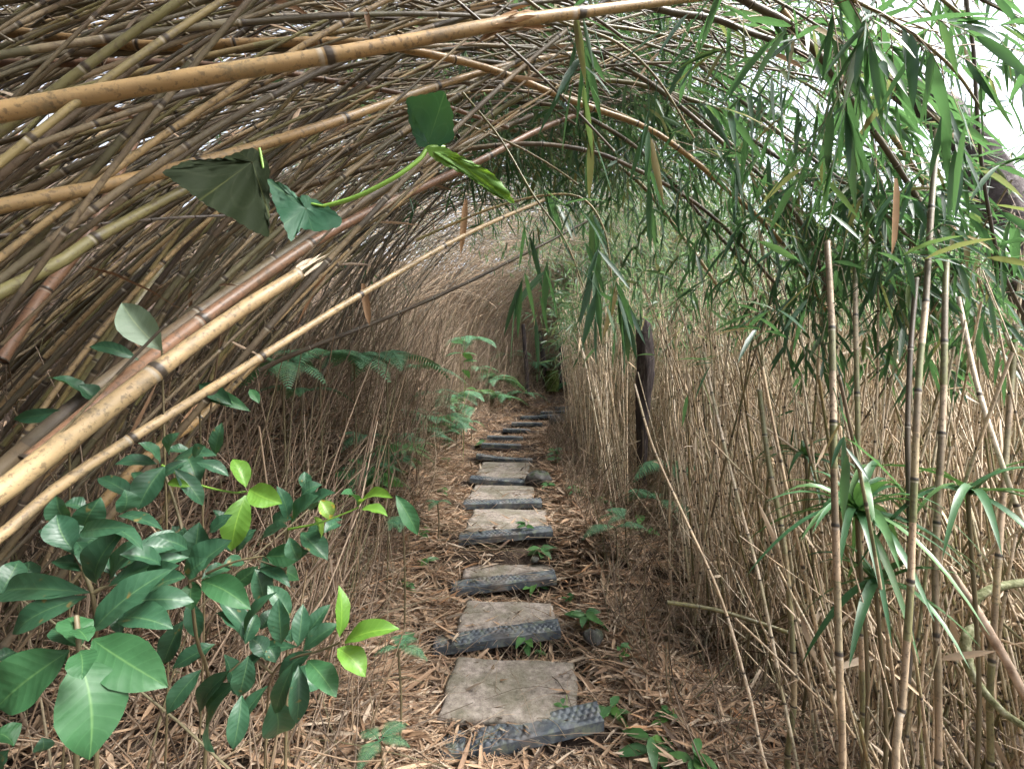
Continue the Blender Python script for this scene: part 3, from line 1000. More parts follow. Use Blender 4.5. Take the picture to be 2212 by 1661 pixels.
hero("bamboo_culm", [(-120, 45, 1.3), (0, 65, 1.3), (260, 96, 1.35), (400, 100, 1.38), (700, 91, 1.5), (830, 98, 1.55), (1000, 132, 1.7),
                     (1110, 167, 1.8), (1230, 216, 1.9), (1386, 272, 2.05), (1476, 330, 2.15), (1571, 410, 2.25), (1656, 485, 2.35),
                     (1731, 580, 2.45), (1790, 680, 2.5)], 17, M_GOLD,
     "brown bamboo culm arching from the top left corner down to the right of the path", 16, foliage=22, frange=(.62, 1), seed=8, leafL=(.07, .14))
hero("bamboo_culm", [(-120, 100, 1.25), (0, 107, 1.28), (150, 113, 1.33), (430, 107, 1.42), (650, 105, 1.5), (900, 120, 1.7), (1200, 150, 2.0)], 17,
     M_CULM, "grey-brown bamboo culm lying level below the topmost left culm", 8, seed=9)
hero("bamboo_culm", [(-120, 128, 1.3), (0, 137, 1.33), (340, 136, 1.45), (560, 150, 1.55), (700, 172, 1.65), (900, 212, 1.8), (1100, 275, 2.0)], 16,
     M_RED, "dark reddish bamboo culm sagging under the golden culm at top left", 9, seed=10)
hero("bamboo_culm", [(-60, 515, 1.15), (40, 505, 1.18), (140, 491, 1.22), (400, 468, 1.35), (620, 462, 1.5)], 8, M_GREYC,
     "thin grey stem running level behind the dark vine leaf", 6, seed=11)
hero("bamboo_culm", [(560, 800, 1.9), (640, 762, 1.95), (830, 688, 2.1), (1000, 615, 2.25), (1150, 540, 2.4), (1290, 465, 2.6)], 9, M_DARKC,
     "thin dark bamboo culm sloping across the tunnel opening", 9, seed=12)
hero("bamboo_culm", [(200, 1110, 1.3), (320, 985, 1.4), (430, 905, 1.5), (545, 790, 1.62), (600, 745, 1.68)], 22, M_GOLD,
     "short yellowish bamboo culm with a cut end below the splintered culm", 4, seed=13)
hero("bamboo_culm", [(0, 780, 1.25), (90, 640, 1.35), (180, 520, 1.45), (280, 330, 1.7), (330, 250, 1.9)], 24, M_RED,
     "rusty dark bamboo culm standing steeply at the left edge", 5, seed=14)
hero("bamboo_culm", [(130, 900, 1.5), (250, 720, 1.6), (350, 580, 1.75), (440, 460, 1.9), (520, 380, 2.1)], 22, M_OLIVE,
     "olive bamboo culm rising behind the pale grey leaf", 6, seed=15)
# culms arching over to the right of the path
hero("bamboo_culm", [(600, 420, 2.0), (850, 350, 2.1), (1106, 312, 2.2), (1271, 326, 2.3), (1386, 371, 2.35), (1486, 427, 2.4), (1556, 482, 2.4),
                     (1611, 541, 2.45), (1680, 620, 2.5)], 11, M_CULM,
     "thin brown bamboo culm curving down to the right in front of the tunnel opening", 14, foliage=14, frange=(.6, 1), seed=16, leafL=(.07, .14))
hero("bamboo_culm", [(1250, -60, 1.5), (1426, 18, 1.6), (1541, 41, 1.65), (1611, 70, 1.7), (1706, 103, 1.75), (1790, 150, 1.8), (1860, 230, 1.9)], 15,
     M_DARKC, "dark brown bamboo culm curving along the top right", 8, foliage=24, frange=(.2, 1), seed=17, leafL=(.10, .17))
hero("bamboo_culm", [(1540, -40, 1.5), (1626, 10, 1.55), (1706, 56, 1.6), (1771, 126, 1.65), (1826, 200, 1.7), (1916, 322, 1.8), (1981, 427, 1.9),
                     (2040, 540, 2.0), (2090, 680, 2.1)], 15, M_DARKC,
     "dark lichen-flecked bamboo culm sweeping down across the upper right", 11, foliage=48, frange=(.1, .95), seed=18, leafL=(.10, .17))
hero("bamboo_culm", [(1690, 20, 1.9), (1771, 116, 1.95), (1886, 241, 2.05), (1971, 361, 2.1), (2031, 451, 2.15), (2081, 531, 2.2), (2140, 660, 2.3)],
     12, M_GOLD, "yellow bamboo culm sweeping down beside the dark one at upper right", 11, foliage=34, frange=(.2, 1), seed=19)
hero("bamboo_culm", [(1300, 120, 2.2), (1420, 190, 2.2), (1586, 330, 2.2), (1660, 395, 2.2), (1720, 465, 2.2), (1760, 540, 2.2), (1790, 640, 2.2)],
     11, M_CULM, "brown bamboo culm carrying the dense dark leaf cluster at right", 11, foliage=46, frange=(.45, 1), seed=20, per=9, leafL=(.07, .14))
hero("bamboo_culm", [(1500, 130, 2.4), (1640, 250, 2.3), (1740, 330, 2.2), (1830, 400, 2.1), (1930, 480, 2.0), (2010, 570, 1.95)],
     9, M_CULM, "slender bamboo culm buried in the dense dark leaf cluster at right", 11, foliage=64, frange=(.3, 1), seed=21, per=10,
     leafL=(.08, .15))
hero("bamboo_culm", [(1560, 260, 2.6), (1680, 340, 2.5), (1800, 440, 2.4), (1900, 540, 2.3), (1960, 650, 2.3)],
     9, M_DARKC, "dark slender bamboo culm at the back of the dense leaf cluster", 11, foliage=52, frange=(.2, 1), seed=22, per=10, leafL=(.07, .14))
hero("bamboo_culm", [(900, 520, 1.7), (1060, 450, 1.7), (1180, 420, 1.7), (1260, 430, 1.7), (1305, 500, 1.7), (1320, 600, 1.7)], 6, M_OLIVE,
     "slim leafy bamboo shoot hanging in the middle of the tunnel opening", 9, foliage=7, frange=(.35, 1), seed=23, leafL=(.12, .19), per=6,
     droop=.9, down=.8, tl=(.12, .3))
hero("bamboo_culm", [(1000, 200, 1.6), (1080, 300, 1.6), (1150, 420, 1.6), (1220, 520, 1.6), (1260, 620, 1.6)], 5, M_OLIVE,
     "slim leafy shoot drooping left of the tunnel middle", 8, foliage=4, frange=(.3, 1), seed=24, leafL=(.10, .17), per=5, droop=.8, down=.8, tl=(.1, .25))
hero("bamboo_culm", [(1100, -30, 1.3), (1200, 40, 1.35), (1330, 90, 1.4), (1420, 170, 1.45), (1500, 300, 1.5)], 7, M_OLIVE,
     "slim leafy shoot drooping from the top middle", 8, foliage=7, frange=(.1, 1), seed=25, leafL=(.11, .18), per=6, droop=.8, down=.8, tl=(.1, .3))
hero("bamboo_culm", [(1700, -60, 1.2), (1840, 0, 1.22), (1950, 60, 1.25), (2060, 150, 1.3), (2130, 250, 1.35)], 8, M_OLIVE,
     "leafy shoot with broad blades at the top right corner", 7, foliage=24, frange=(.0, .8), seed=26, leafL=(.11, .18), per=6, droop=.7,
     tl=(.1, .3))
hero("bamboo_culm", [(1950, -80, 1.8), (2080, -20, 1.8), (2180, 30, 1.8), (2300, 100, 1.8)], 8, M_DARKC,
     "dark leafy shoot against the white sky at the top right edge", 7, foliage=22, frange=(.0, 1), seed=27, leafL=(.09, .16), per=7, droop=.5)

for i, (dx, dy, dY, sd) in enumerate([(-60, 25, .25, 60), (90, -45, .5, 61), (150, 30, .8, 62), (40, -80, 1.1, 63), (230, -20, .3, 64), (-120, 60, .9, 65)]):
    hero("bamboo_culm", [(p_[0] + dx, p_[1] + dy + 18 * math.sin(q * 1.3 + i), p_[2] + dY) for q, p_ in enumerate(
        [(760, 330, 1.9), (930, 230, 2.0), (1106, 190, 2.1), (1271, 220, 2.15), (1400, 285, 2.2), (1500, 350, 2.25), (1590, 440, 2.3), (1670, 540, 2.35)])],
         11, [M_CULM, M_OLIVE, M_TAN][i % 3],
         ["thin culm arching low across the tunnel mouth, lowest of its bundle", "thin olive culm arching high across the tunnel mouth",
          "tan culm arching behind the dense dark leaf cluster", "thin culm arching highest across the bright canopy",
          "thin olive culm ending inside the dense dark leaf cluster", "tan culm arching left of the bright canopy gap"][i],
         14, foliage=16, frange=(.5, 1), seed=sd, leafL=(.07, .14))

# splinter at the end of the tan culm, and sheath tuft on the golden culm
sb = Bag()
e = c4[-1]; te = nrm(c4[-1] - c4[-3])
rg = np.random.default_rng(3)
D = nrm(te[None] + rg.normal(0, .035, (7, 3)) + np.array([0.0, 0, .03]))
sb.add(*leaves(np.repeat(e[None], 7, 0) - te * .02 + rg.normal(0, r4 * .5, (7, 3)), D, rg.normal(0, 1, (7, 3)), rg.uniform(.05, .13, 7),
               rg.uniform(.007, .013, 7), 0, fold=.5))
sb.build("splinter", M_SPLIT, h4)
sb = Bag()
i0 = int(np.argmin(np.abs(c1[:, 0] - P(1120, 45, 1.15)[0])))
t1 = nrm(c1[i0 + 1] - c1[i0 - 1])
for q in range(2):
    D = nrm(t1[None] * (1 if q else -1) + rg.normal(0, .12, (26, 3)))
    sb.add(*leaves(c1[i0][None] + t1 * rg.uniform(-.03, .02, (26, 1)) + rg.normal(0, r1 * .6, (26, 3)), D, rg.normal(0, 1, (26, 3)),
                   rg.uniform(.03, .09, 26), rg.uniform(.006, .012, 26), .1))
sb.build("sheath", M_DEAD, h1)


# ------------------------------------------------------------------ upright culms in the right foreground
def upright(pts, w, mat, label, nodes, seed, foliage=0, **kw):
    return hero("bamboo_culm", pts, w * .8, mat, label, nodes, foliage=foliage, seed=seed, taper=.05, **kw)


def down_to_ground(px, py, Y, tx=0):
    p_ = P(px, py, Y)
    z = float(ground(p_[0], p_[1])) - .05
    return (px + tx, 830 + (CAM_Z - z) / Y * F, Y)


def with_foot(pts, tx=0):
    return [down_to_ground(*pts[0], tx)] + pts


upright(with_foot([(1935, 1640, 1.25), (1950, 1520, 1.26), (1966, 1300, 1.28), (1970, 1140, 1.30), (1976, 960, 1.32), (1986, 800, 1.36),
                   (2002, 650, 1.42), (2012, 440, 1.5), (2024, 280, 1.58)]), 17, M_UPR,
        "pale upright bamboo culm with long white sheath bands, tallest at right", 9, 41)
upright(with_foot([(1818, 1640, 1.35), (1812, 1450, 1.36), (1808, 1200, 1.38), (1803, 1000, 1.4), (1800, 850, 1.43), (1795, 690, 1.5),
                   (1785, 520, 1.6)]), 18, M_UPR, "green and white banded upright bamboo culm below the dark leaf cluster", 7, 42, foliage=8,
        frange=(.75, 1))
upright(with_foot([(1925, 1640, 1.5), (1962, 1450, 1.5), (1967, 1250, 1.52), (1964, 1050, 1.55), (1962, 930, 1.58), (1968, 760, 1.65), (1980, 600, 1.75)]),
        14, M_DARKC, "blackish upright culm standing against the pale banded one", 8, 43)
upright(with_foot([(2026, 1640, 1.5), (2024, 1450, 1.5), (2020, 1250, 1.52), (2028, 1080, 1.54), (2036, 920, 1.57), (2042, 690, 1.65), (2046, 560, 1.75)]),
        17, M_UPR, "upright culm with a swollen dark node, right of the pale banded one", 7, 44)
upright(with_foot([(1865, 1640, 1.7), (1862, 1450, 1.7), (1856, 1200, 1.72), (1852, 1000, 1.75), (1850, 720, 1.85), (1848, 560, 2.0)]), 14, M_UPR,
        "slim upright culm between the two banded ones", 8, 45)
upright(with_foot([(2260, 1250, 1.5), (2212, 1140, 1.5), (2150, 960, 1.55), (2108, 820, 1.62), (2070, 640, 1.75)]), 13, M_CANE,
        "tan culm leaning left from the right edge", 6, 46)
upright(with_foot([(2140, 1640, 1.6), (2138, 1500, 1.6), (2150, 1300, 1.62), (2165, 1100, 1.68), (2180, 900, 1.75), (2195, 700, 1.85)]), 16, M_UPR,
        "olive upright culm behind the looped liana", 7, 47)
upright(with_foot([(1650, 1640, 1.75), (1620, 1500, 1.8), (1560, 1300, 1.9), (1480, 1120, 2.05), (1410, 960, 2.25), (1370, 830, 2.45)], 60), 8, M_CANE,
        "tan cane leaning far left over the edge of the path", 10, 48)
upright(with_foot([(1720, 1640, 1.85), (1690, 1500, 1.9), (1640, 1250, 2.0), (1590, 1060, 2.1), (1550, 900, 2.2), (1520, 760, 2.35)], 20), 9, M_CANE,
        "tan cane leaning left beside the strap-leaved plant", 9, 49)
upright(with_foot([(1700, 1640, 1.9), (1715, 1500, 1.9), (1706, 1300, 1.95), (1690, 1150, 2.0), (1660, 1000, 2.1), (1640, 840, 2.2)], 10), 15, M_UPR,
        "pale banded cane bending left, left of the green-banded culm", 8, 50)
upright([(2095, -60, 1.6), (2086, 0, 1.6), (2102, 110, 1.62), (2112, 250, 1.65), (2128, 400, 1.7), (2158, 560, 1.75), (2200, 660, 1.8), (2250, 760, 1.9)],
        9, M_DARKC, "thin dark stem hanging down at the upper right edge", 9, 51, foliage=7, frange=(.35, .95))
# fallen pole across the canes
upright([(1440, 1300, 2.3), (1540, 1316, 2.28), (1640, 1345, 2.25), (1700, 1365, 2.25)], 12, M_OLIVE,
        "short olive-grey pole lying level among the right canes", 4, 52)

# ------------------------------------------------------------------ right-hand cane thicket
def cane_curves(n, rg, smin, smax, omin, omax, power, hmin, hmax, lean_sd):
    s = rg.uniform(smin, smax, n)
    i = np.searchsorted(PATH[:, 1], s).clip(0, len(PATH) - 1)
    offs = omin + (omax - omin) * rg.random(n) ** power
    x = PATH[i, 0] + PNRM[i, 0] * offs
    y = PATH[i, 1] + PNRM[i, 1] * offs
    kq = rg.integers(0, max(n // 14, 2), n)
    mq = rg.random(n) < .7
    x = np.where(mq, x[kq] + rg.normal(0, .07, n), x)
    y = np.where(mq, y[kq] + rg.normal(0, .07, n), y)
    z = ground(x, y) - .06
    Lh = rg.uniform(hmin, hmax, n)
    u = np.linspace(0, 1, 24)
    lean = rg.normal(0, lean_sd, (n, 2)) + np.array([-.04, .02])
    big = rg.random(n) < .3
    lean[big] += rg.normal(0, .42, (big.sum(), 2))
    bow = rg.normal(0, .06, (n, 2))
    X = x[:, None] + Lh[:, None] * (lean[:, :1] * u[None] + bow[:, :1] * (u ** 2)[None])
    Yv = y[:, None] + Lh[:, None] * (lean[:, 1:] * u[None] + bow[:, 1:] * (u ** 2)[None])
    cl = 1 / np.sqrt(1 + (lean ** 2).sum(1))
    Z = z[:, None] + Lh[:, None] * cl[:, None] * u[None]
    return np.stack([X, Yv, Z], -1), Lh


rg = np.random.default_rng(77)
C2, L2 = cane_curves(12000, rg, .6, 13.0, .8, 6.5, 1.1, 1.2, 2.6, .17)
C3, L3 = cane_curves(900, rg, 1.3, 2.8, 1.0, 2.7, 1.0, .7, 1.9, .2)
C2 = np.concatenate([C2, C3]); L2 = np.concatenate([L2, L3])
d2, _ = path_lat(C2[:, 0, 0], C2[:, 0, 1])
dist = C2[:, 0, 1]
ok = tunnel_free(C2[:, ::2], .12) & (d2 > np.interp(C2[:, 0, 1], [1, 2.5, 5, 8], [1.15, 1.05, .9, .75])) & ((C2[..., 1] > 1.25).all(1) | (C2[..., 0] > 2.6).all(1))
qx = 1106 + C2[..., 0] / np.maximum(C2[..., 1], .1) * F
qy = 830 - (C2[..., 2] - CAM_Z) / np.maximum(C2[..., 1], .1) * F
hide = ((qx > 1690) & (qx < 2060) & (qy > 1000) & (qy < 1330) & (C2[..., 1] < 1.62)).any(1) & (rg.random(len(C2)) < .8)
hide |= ((qx > 2050) & (qx < 2230) & (qy > 1210) & (qy < 1600) & (C2[..., 1] < 1.72)).any(1) & (rg.random(len(C2)) < .85)
hide |= ((qx > 1358) & (qx < 1424) & (qy > 700) & (qy < 1010) & (C2[..., 1] < 5.2)).any(1)
ok &= ~(hide & (rg.random(len(C2)) < .97))
C2, L2 = C2[ok], L2[ok]
rr = rg.uniform(.0026, .0072, len(C2))
vs, vis = view_size(C2, rr)
order = np.argsort(-vs)
ind2, rest2 = order[:270], order[270:]
print("canes kept", len(C2), "visible", vis.sum())
for j in ind2:
    M = max(5, int(L2[j] / rg.uniform(.2, .32)))
    V, Q, nd, sg, _ = culm_arrays(C2[j:j + 1], rr[j:j + 1], M, True, 7, rg, .3)
    o = mesh_obj("bamboo_cane", V, Q, [M_CANE, M_CANE, M_CANE, M_UPR, M_OLIVE][rg.integers(5)], attrs={"nd": nd, "seg": sg}, origin=C2[j, 0])
    tag(o, "thin dry tan cane standing in the crowded thicket right of the path", "cane", "dry canes right of the path")
b_ = Bag()
for M in (6, 8, 10):
    sel = rest2[(np.arange(len(rest2)) % 3) == (M - 6) // 2]
    V, Q, nd, sg, _ = culm_arrays(C2[sel], rr[sel], M, False, 5, rg, .3)
    b_.add(V, Q, nd=nd, seg=sg)
o = b_.build("cane_thicket", M_CANE, origin=(0, 0, 0))
tag(o, "crowded mass of dry tan canes filling the right side behind the nearest ones", "cane thicket", None, "stuff")
# green leaves above and among the canes
sel = (C2[:, -1, 1] > 2.6)
A = C2[sel][:, 12:].reshape(-1, 3); Tn = nrm(np.gradient(C2[sel], axis=1))[:, 12:].reshape(-1, 3)
hi = A[:, 2] > 1.75 + .02 * A[:, 1]
A, Tn = A[hi], Tn[hi]
lv, tw = spray(A, Tn, 8200, rg, tl=(.3, .9), leafL=(.09, .17), per=6, droop=.6, up=.55)
fb = Bag(); fb.add(*lv)
o = fb.build("cane_foliage", M_LEAFP, origin=(0, 0, 0))
tag(o, "mass of pale green bamboo leaves over the canes at right", "bamboo leaves", None, "stuff")
fb = Bag(); fb.add(*tw)
o = fb.build("cane_branchlets", M_TWIG, origin=(0, 0, 0))
tag(o, "fine tan branchlets over the canes at right", "branchlets", None, "stuff")

# dry sheaths and dead leaves clinging to the canes and to the left wall
def clinging(CC, lo, hi, n, L, mat, name, label):
    A = CC[:, lo:hi].reshape(-1, 3); Tn = nrm(np.gradient(CC, axis=1))[:, lo:hi].reshape(-1, 3)
    i = rg.integers(0, len(A), n)
    D = nrm(Tn[i] * rg.choice([-1, 1, 1], n)[:, None] + rg.normal(0, .45, (n, 3)) + np.array([0, 0, -.35]))
    l = rg.uniform(*L, n)
    V, Q = leaves(A[i], D, rg.normal(0, 1, (n, 3)), l, l * rg.uniform(.05, .13, n), rg.uniform(-.1, .4, n), t=(0, .3, .7, 1.0), w=(.5, 1, .7, .05), fold=.3)
    tag(mesh_obj(name, V, Q, mat, origin=(0, 0, 0)), label, "dry leaves", None, "stuff")


clinging(C2, 7, 23, 11000, (.06, .22), M_STRAW, "cane_sheaths", "pale dry sheaths and dead leaves clinging to the canes at right")
clinging(C, 2, 40, 9000, (.06, .20), M_LITTER, "wall_sheaths", "brown dry sheaths and dead leaves caught in the left wall")

# leafy bamboo beyond: a belt of tall leafy culms farther off on the right and behind the bend
rg = np.random.default_rng(78)
nB = 620
bx = np.concatenate([rg.uniform(4.5, 12, 260), rg.uniform(-8, 7, 360)])
by = np.concatenate([rg.uniform(1.0, 13, 260), rg.uniform(13.6, 18, 360)])
bz = ground(bx, by) - .1
hh = np.where(np.arange(nB) < 260, rg.uniform(2.2, 5.2, nB), rg.uniform(3.4, 6.5, nB))
u = np.linspace(0, 1, 20)
az = rg.uniform(0, 6.28, nB); ln = rg.uniform(.1, .6, nB)
CB = np.stack([bx[:, None] + (np.cos(az) * ln * hh)[:, None] * u ** 2, by[:, None] + (np.sin(az) * ln * hh)[:, None] * u ** 2,
               bz[:, None] + hh[:, None] * (u - .15 * u ** 3)[None]], -1)
V, Q, nd, sg, _ = culm_arrays(CB, rg.uniform(.006, .012, nB), 12, False, 5, rg, .5)
o = mesh_obj("bamboo_grove", V, Q, M_CANE, attrs={"nd": nd, "seg": sg}, origin=(0, 0, 0))
tag(o, "far belt of leafy bamboo stems beyond the canes and behind the bend", "bamboo grove", None, "stuff")
A = CB[:, 6:].reshape(-1, 3); Tn = nrm(np.gradient(CB, axis=1))[:, 6:].reshape(-1, 3)
lv, tw = spray(A, Tn, 12000, rg, tl=(.3, .9), leafL=(.11, .2), per=7, droop=.6)
fb = Bag(); fb.add(*lv)
o = fb.build("grove_foliage", M_LEAFP, origin=(0, 0, 0))
tag(o, "far mass of pale green bamboo foliage beyond the canes", "bamboo leaves", None, "stuff")


# ------------------------------------------------------------------ broad-leaved shrubs in the left foreground
def big_leaf(base, tip, width, rg, mat, parent, name="leaf", wav=1.0, facing=None, shape=None, droop=.12, nx_=7, ny_=15):
    ax = tip - base
    L = np.linalg.norm(ax)
    D = ax / L
    mid = (base + tip) / 2
    tocam = nrm(np.array([0, 0, CAM_Z]) - mid)
    N = nrm(tocam * .75 + np.array([0, 0, .55]) + rg.normal(0, .22, 3)) if facing is None else nrm(np.asarray(facing, float))
    N = nrm(N - (N @ D) * D)
    S = np.cross(D, N)
    v = np.linspace(0, 1, ny_); u = np.linspace(-1, 1, nx_)
    prof = np.interp(v, [0, .06, .2, .4, .58, .75, .88, .96, 1], [.05, .22, .68, .97, 1, .80, .44, .14, .0]) if shape is None else shape(v)
    U, Vv = np.meshgrid(u, v)
    Wd = width / 2 * prof[:, None] * U
    ph = rg.uniform(0, 6)
    ripple = .035 * width * wav * np.sin(Vv * 16 + ph + U * 1.2) * np.abs(U) ** 1.5
    cup = .20 * width * np.abs(U) ** 1.3 * prof[:, None] * rg.uniform(.5, 1.3)
    arch = L * droop * (4 * Vv * (1 - Vv)) * rg.uniform(.5, 1.2) - L * .05 * Vv ** 3
    X = base + D * (L * Vv)[..., None] + S * Wd[..., None] + N * (ripple + cup + arch)[..., None]
    X = X + S * (width * .10 * rg.uniform(-1, 1) * np.sin(Vv * 3.1))[..., None]
    i = (np.arange(ny_ - 1)[:, None] * nx_ + np.arange(nx_ - 1)[None]).ravel()
    Q = np.stack([i, i + 1, i + nx_ + 1, i + nx_], 1)
    return mesh_obj(name, X.reshape(-1, 3), Q, mat, parent, attrs={"lu": U.ravel(), "lv": Vv.ravel()})


def z3(x, y):       # positions read off an enlargement of the lower left quarter
    return x / 2.0, 830 + y / 2.0


def shrub(name, label, stems, lvs, Y, seed, base):
    rg = np.random.default_rng(seed)
    b3 = P(*base)
    b3[2] = float(ground(b3[0], b3[1]))
    o = empty(name, b3)
    tag(o, label, "shrub")
    for st in stems:
        pts = [b3 if p_ is None else P(*z3(p_[0], p_[1]), p_[2]) for p_ in st[1]]
        c, L = spline(np.array(pts), 30)
        V, Q = vtubes(c[None], (st[0] * (1 - .4 * np.linspace(0, 1, 30)))[None], 7, ref=(.3, .9, .3))
        mesh_obj("stem", V, Q, M_STEMB if len(st) < 3 else st[2], o)
    for l in lvs:
        (x0, y0, x1, y1, w) = l[:5]
        mat = l[5] if len(l) > 5 and l[5] is not None else M_BROAD
        dy = l[6] if len(l) > 6 else rg.normal(0, .03)
        Yb = Y + rg.normal(0, .02)
        if len(l) > 7: Yb = Y + l[7]
        a, b = P(*z3(x0, y0), Yb), P(*z3(x1, y1), Yb + dy)
        lf = big_leaf(a, b, w / 2 / F * Yb, rg, mat, o)
        if mat is M_BROAD and rg.random() < .95:
            th = rg.uniform(-1.3, 1.3)
            dv = (b - a) * rg.uniform(.7, 1.0)
            dv = np.array([dv[0] * math.cos(th) - dv[2] * math.sin(th), dv[1], dv[0] * math.sin(th) + dv[2] * math.cos(th)])
            a2 = a + np.array([rg.normal(0, .015), rg.uniform(.03, .09), rg.normal(0, .015)])
            big_leaf(a2, a2 + dv, w / 2 / F * Yb * rg.uniform(.8, 1.0), rg, M_BROAD, o)
        if mat is M_LIME: lf["label"] = "bright lime-green young leaf"
        if mat is M_SPOT: lf["label"] = "yellow-spotted leaf"
        # leaf stalk
    return o


shrub("broadleaf_shrub", "broad-leaved shrub with the largest green leaves, bottom left corner",
      [(.006, [None, (330, 1650, .80), (345, 1300, .78), (340, 1120, .76), (330, 1000, .78)])],
      [(300, 1150, -30, 1400, 235, M_BROADN, -.03), (340, 1180, 390, 1620, 245, M_BROADN, -.04), (400, 1100, 720, 1305, 195, M_BROADN, -.02),
       (345, 1150, 350, 1270, 110, M_BROADN, -.03, -.03), (345, 1130, 300, 1000, 135, M_BROADN, .03, .02),
       (330, 1130, 220, 1050, 80, M_BROAD, .03, .03), (380, 1110, 330, 1050, 90, M_BROADN, .02, 0),
       (60, 1560, -40, 1500, 110, M_BROADN, 0, .1), (40, 1580, -10, 1660, 80, M_BROAD, 0, .1)], .74, 201, (160, 1740, .85))
shrub("broadleaf_shrub", "dark glossy shrub with a long shining leaf, behind the large-leaved one at left",
      [(.006, [None, (420, 1500, 1.0), (415, 1100, .93), (400, 900, .9), (330, 740, .92), (300, 700, .95)]),
       (.004, [(400, 900, .9), (470, 870, .91), (560, 860, .93)]), (.004, [(330, 760, .92), (360, 640, 1.0), (380, 560, 1.0)])],
      [(390, 900, -25, 900, 125), (375, 915, 40, 1080, 110), (392, 1075, 735, 790, 155, M_BROAD, .03, -.08), (510, 1010, 745, 1045, 135),
       (420, 865, 530, 620, 135), (470, 870, 815, 738, 95), (640, 900, 795, 830, 105), (310, 712, 245, 560, 125), (325, 740, 455, 640, 90),
       (0, 905, 82, 755, 105), (360, 610, 435, 490, 115), (345, 640, 570, 615, 75), (300, 600, 240, 480, 100), (400, 620, 620, 700, 80),
       (540, 720, 760, 700, 80), (-20, 1190, 60, 1150, 60), (700, 780, 520, 730, 85)], .88, 202, (190, 1720, 1.05))
shrub("broadleaf_shrub", "shrub of dark glossy leaves with lime-green young leaves at its top, left of the path",
      [(.005, [None, (900, 1400, 1.2), (850, 1100, 1.1), (820, 850, 1.05), (780, 600, 1.1), (700, 350, 1.15)]),
       (.003, [(700, 350, 1.15), (850, 430, 1.08), (1000, 465, 1.03), (1065, 462, 1.0)], M_STEM), (.003, [(820, 850, 1.05), (1000, 770, 1.05), (1140, 740, 1.05)])],
      [(1062, 445, 1008, 318, 78, M_LIME, .02), (1078, 452, 1218, 512, 105, M_LIME, -.02), (1062, 478, 998, 720, 115, M_LIME, -.03),
       (725, 425, 820, 440, 42, M_LIME), (710, 355, 592, 542, 115), (750, 330, 932, 300, 68), (735, 305, 772, 208, 72), (690, 340, 600, 250, 72),
       (680, 345, 495, 340, 62), (755, 365, 882, 522, 74), (600, 500, 420, 395, 72), (800, 822, 992, 668, 135), (832, 850, 830, 972, 84, M_BROADN),
       (870, 850, 1080, 968, 115, M_BROADN), (870, 842, 1000, 790, 70), (780, 770, 720, 640, 95), (800, 720, 790, 620, 80), (640, 790, 600, 700, 60),
       (800, 830, 660, 905, 95, M_BROADN), (905, 640, 1000, 560, 60)], 1.03, 203, (400, 1680, 1.25))
shrub("broadleaf_shrub", "dark glossy shrub whose twig ends in yellow-spotted leaves, nearest the ferny bank",
      [(.005, [None, (1240, 1250, 1.4), (1230, 900, 1.25), (1245, 620, 1.2)]), (.003, [(1245, 625, 1.2), (1370, 600, 1.18), (1480, 560, 1.18), (1550, 530, 1.18)], M_STEM),
       (.003, [(1235, 800, 1.2), (1120, 760, 1.2)])],
      [(1242, 612, 1108, 690, 95), (1262, 600, 1372, 475, 105), (1242, 580, 1200, 440, 65), (1300, 640, 1418, 755, 95),
       (1150, 742, 1330, 720, 95, M_BROADN), (1140, 770, 1298, 842, 78, M_BROADN), (1110, 800, 1255, 868, 60), (1000, 872, 1115, 785, 68, M_BROADN),
       (1020, 725, 1105, 625, 75), (1550, 525, 1688, 478, 74, M_LIME), (1560, 540, 1675, 562, 58, M_LIME),
       (1545, 525, 1475, 468, 70, M_BROADN), (1385, 500, 1432, 582, 70, M_SPOT), (1355, 570, 1392, 662, 55, M_SPOT), (1300, 480, 1390, 430, 60),
       (1250, 660, 1290, 760, 70), (1400, 640, 1470, 600, 60), (1710, 478, 1808, 650, 72, M_BROADN, 0, .15), (960, 620, 1000, 720, 70)], 1.2, 204, (610, 1600, 1.45))
shrub("broadleaf_shrub", "low dark shrub ending in three fresh green leaves beside the second step",
      [(.004, [None, (1150, 1500, 1.25), (1180, 1250, 1.15), (1270, 1180, 1.1), (1380, 1150, 1.08), (1465, 1115, 1.05)]), (.003, [(1180, 1250, 1.15), (1080, 1180, 1.12), (990, 1240, 1.1)])],
      [(1465, 1092, 1472, 868, 78, M_LIME, .02), (1490, 1117, 1724, 1048, 98, M_LIME, -.02), (1458, 1140, 1580, 1258, 105, M_LIME, -.03),
       (1216, 1118, 1200, 925, 92), (1288, 1130, 1308, 948, 74), (1310, 1150, 1462, 1030, 80), (1270, 1200, 1178, 1430, 84), (1290, 1212, 1282, 1468, 84),
       (1330, 1192, 1455, 1342, 115, M_BROADN), (1190, 1200, 1160, 1128, 64), (1075, 1170, 1030, 1350, 95), (1080, 1100, 940, 980, 115), (1000, 1232, 850, 1425, 95),
       (870, 1230, 715, 1425, 84), (990, 1330, 908, 1590, 105), (1045, 1340, 1005, 1580, 85), (1180, 1350, 1192, 1525, 135), (1065, 1112, 1190, 890, 80),
       (790, 1020, 700, 1210, 95), (1060, 1120, 1110, 990, 80), (1150, 1180, 1080, 1090, 80)], 1.08, 205, (560, 1700, 1.3))
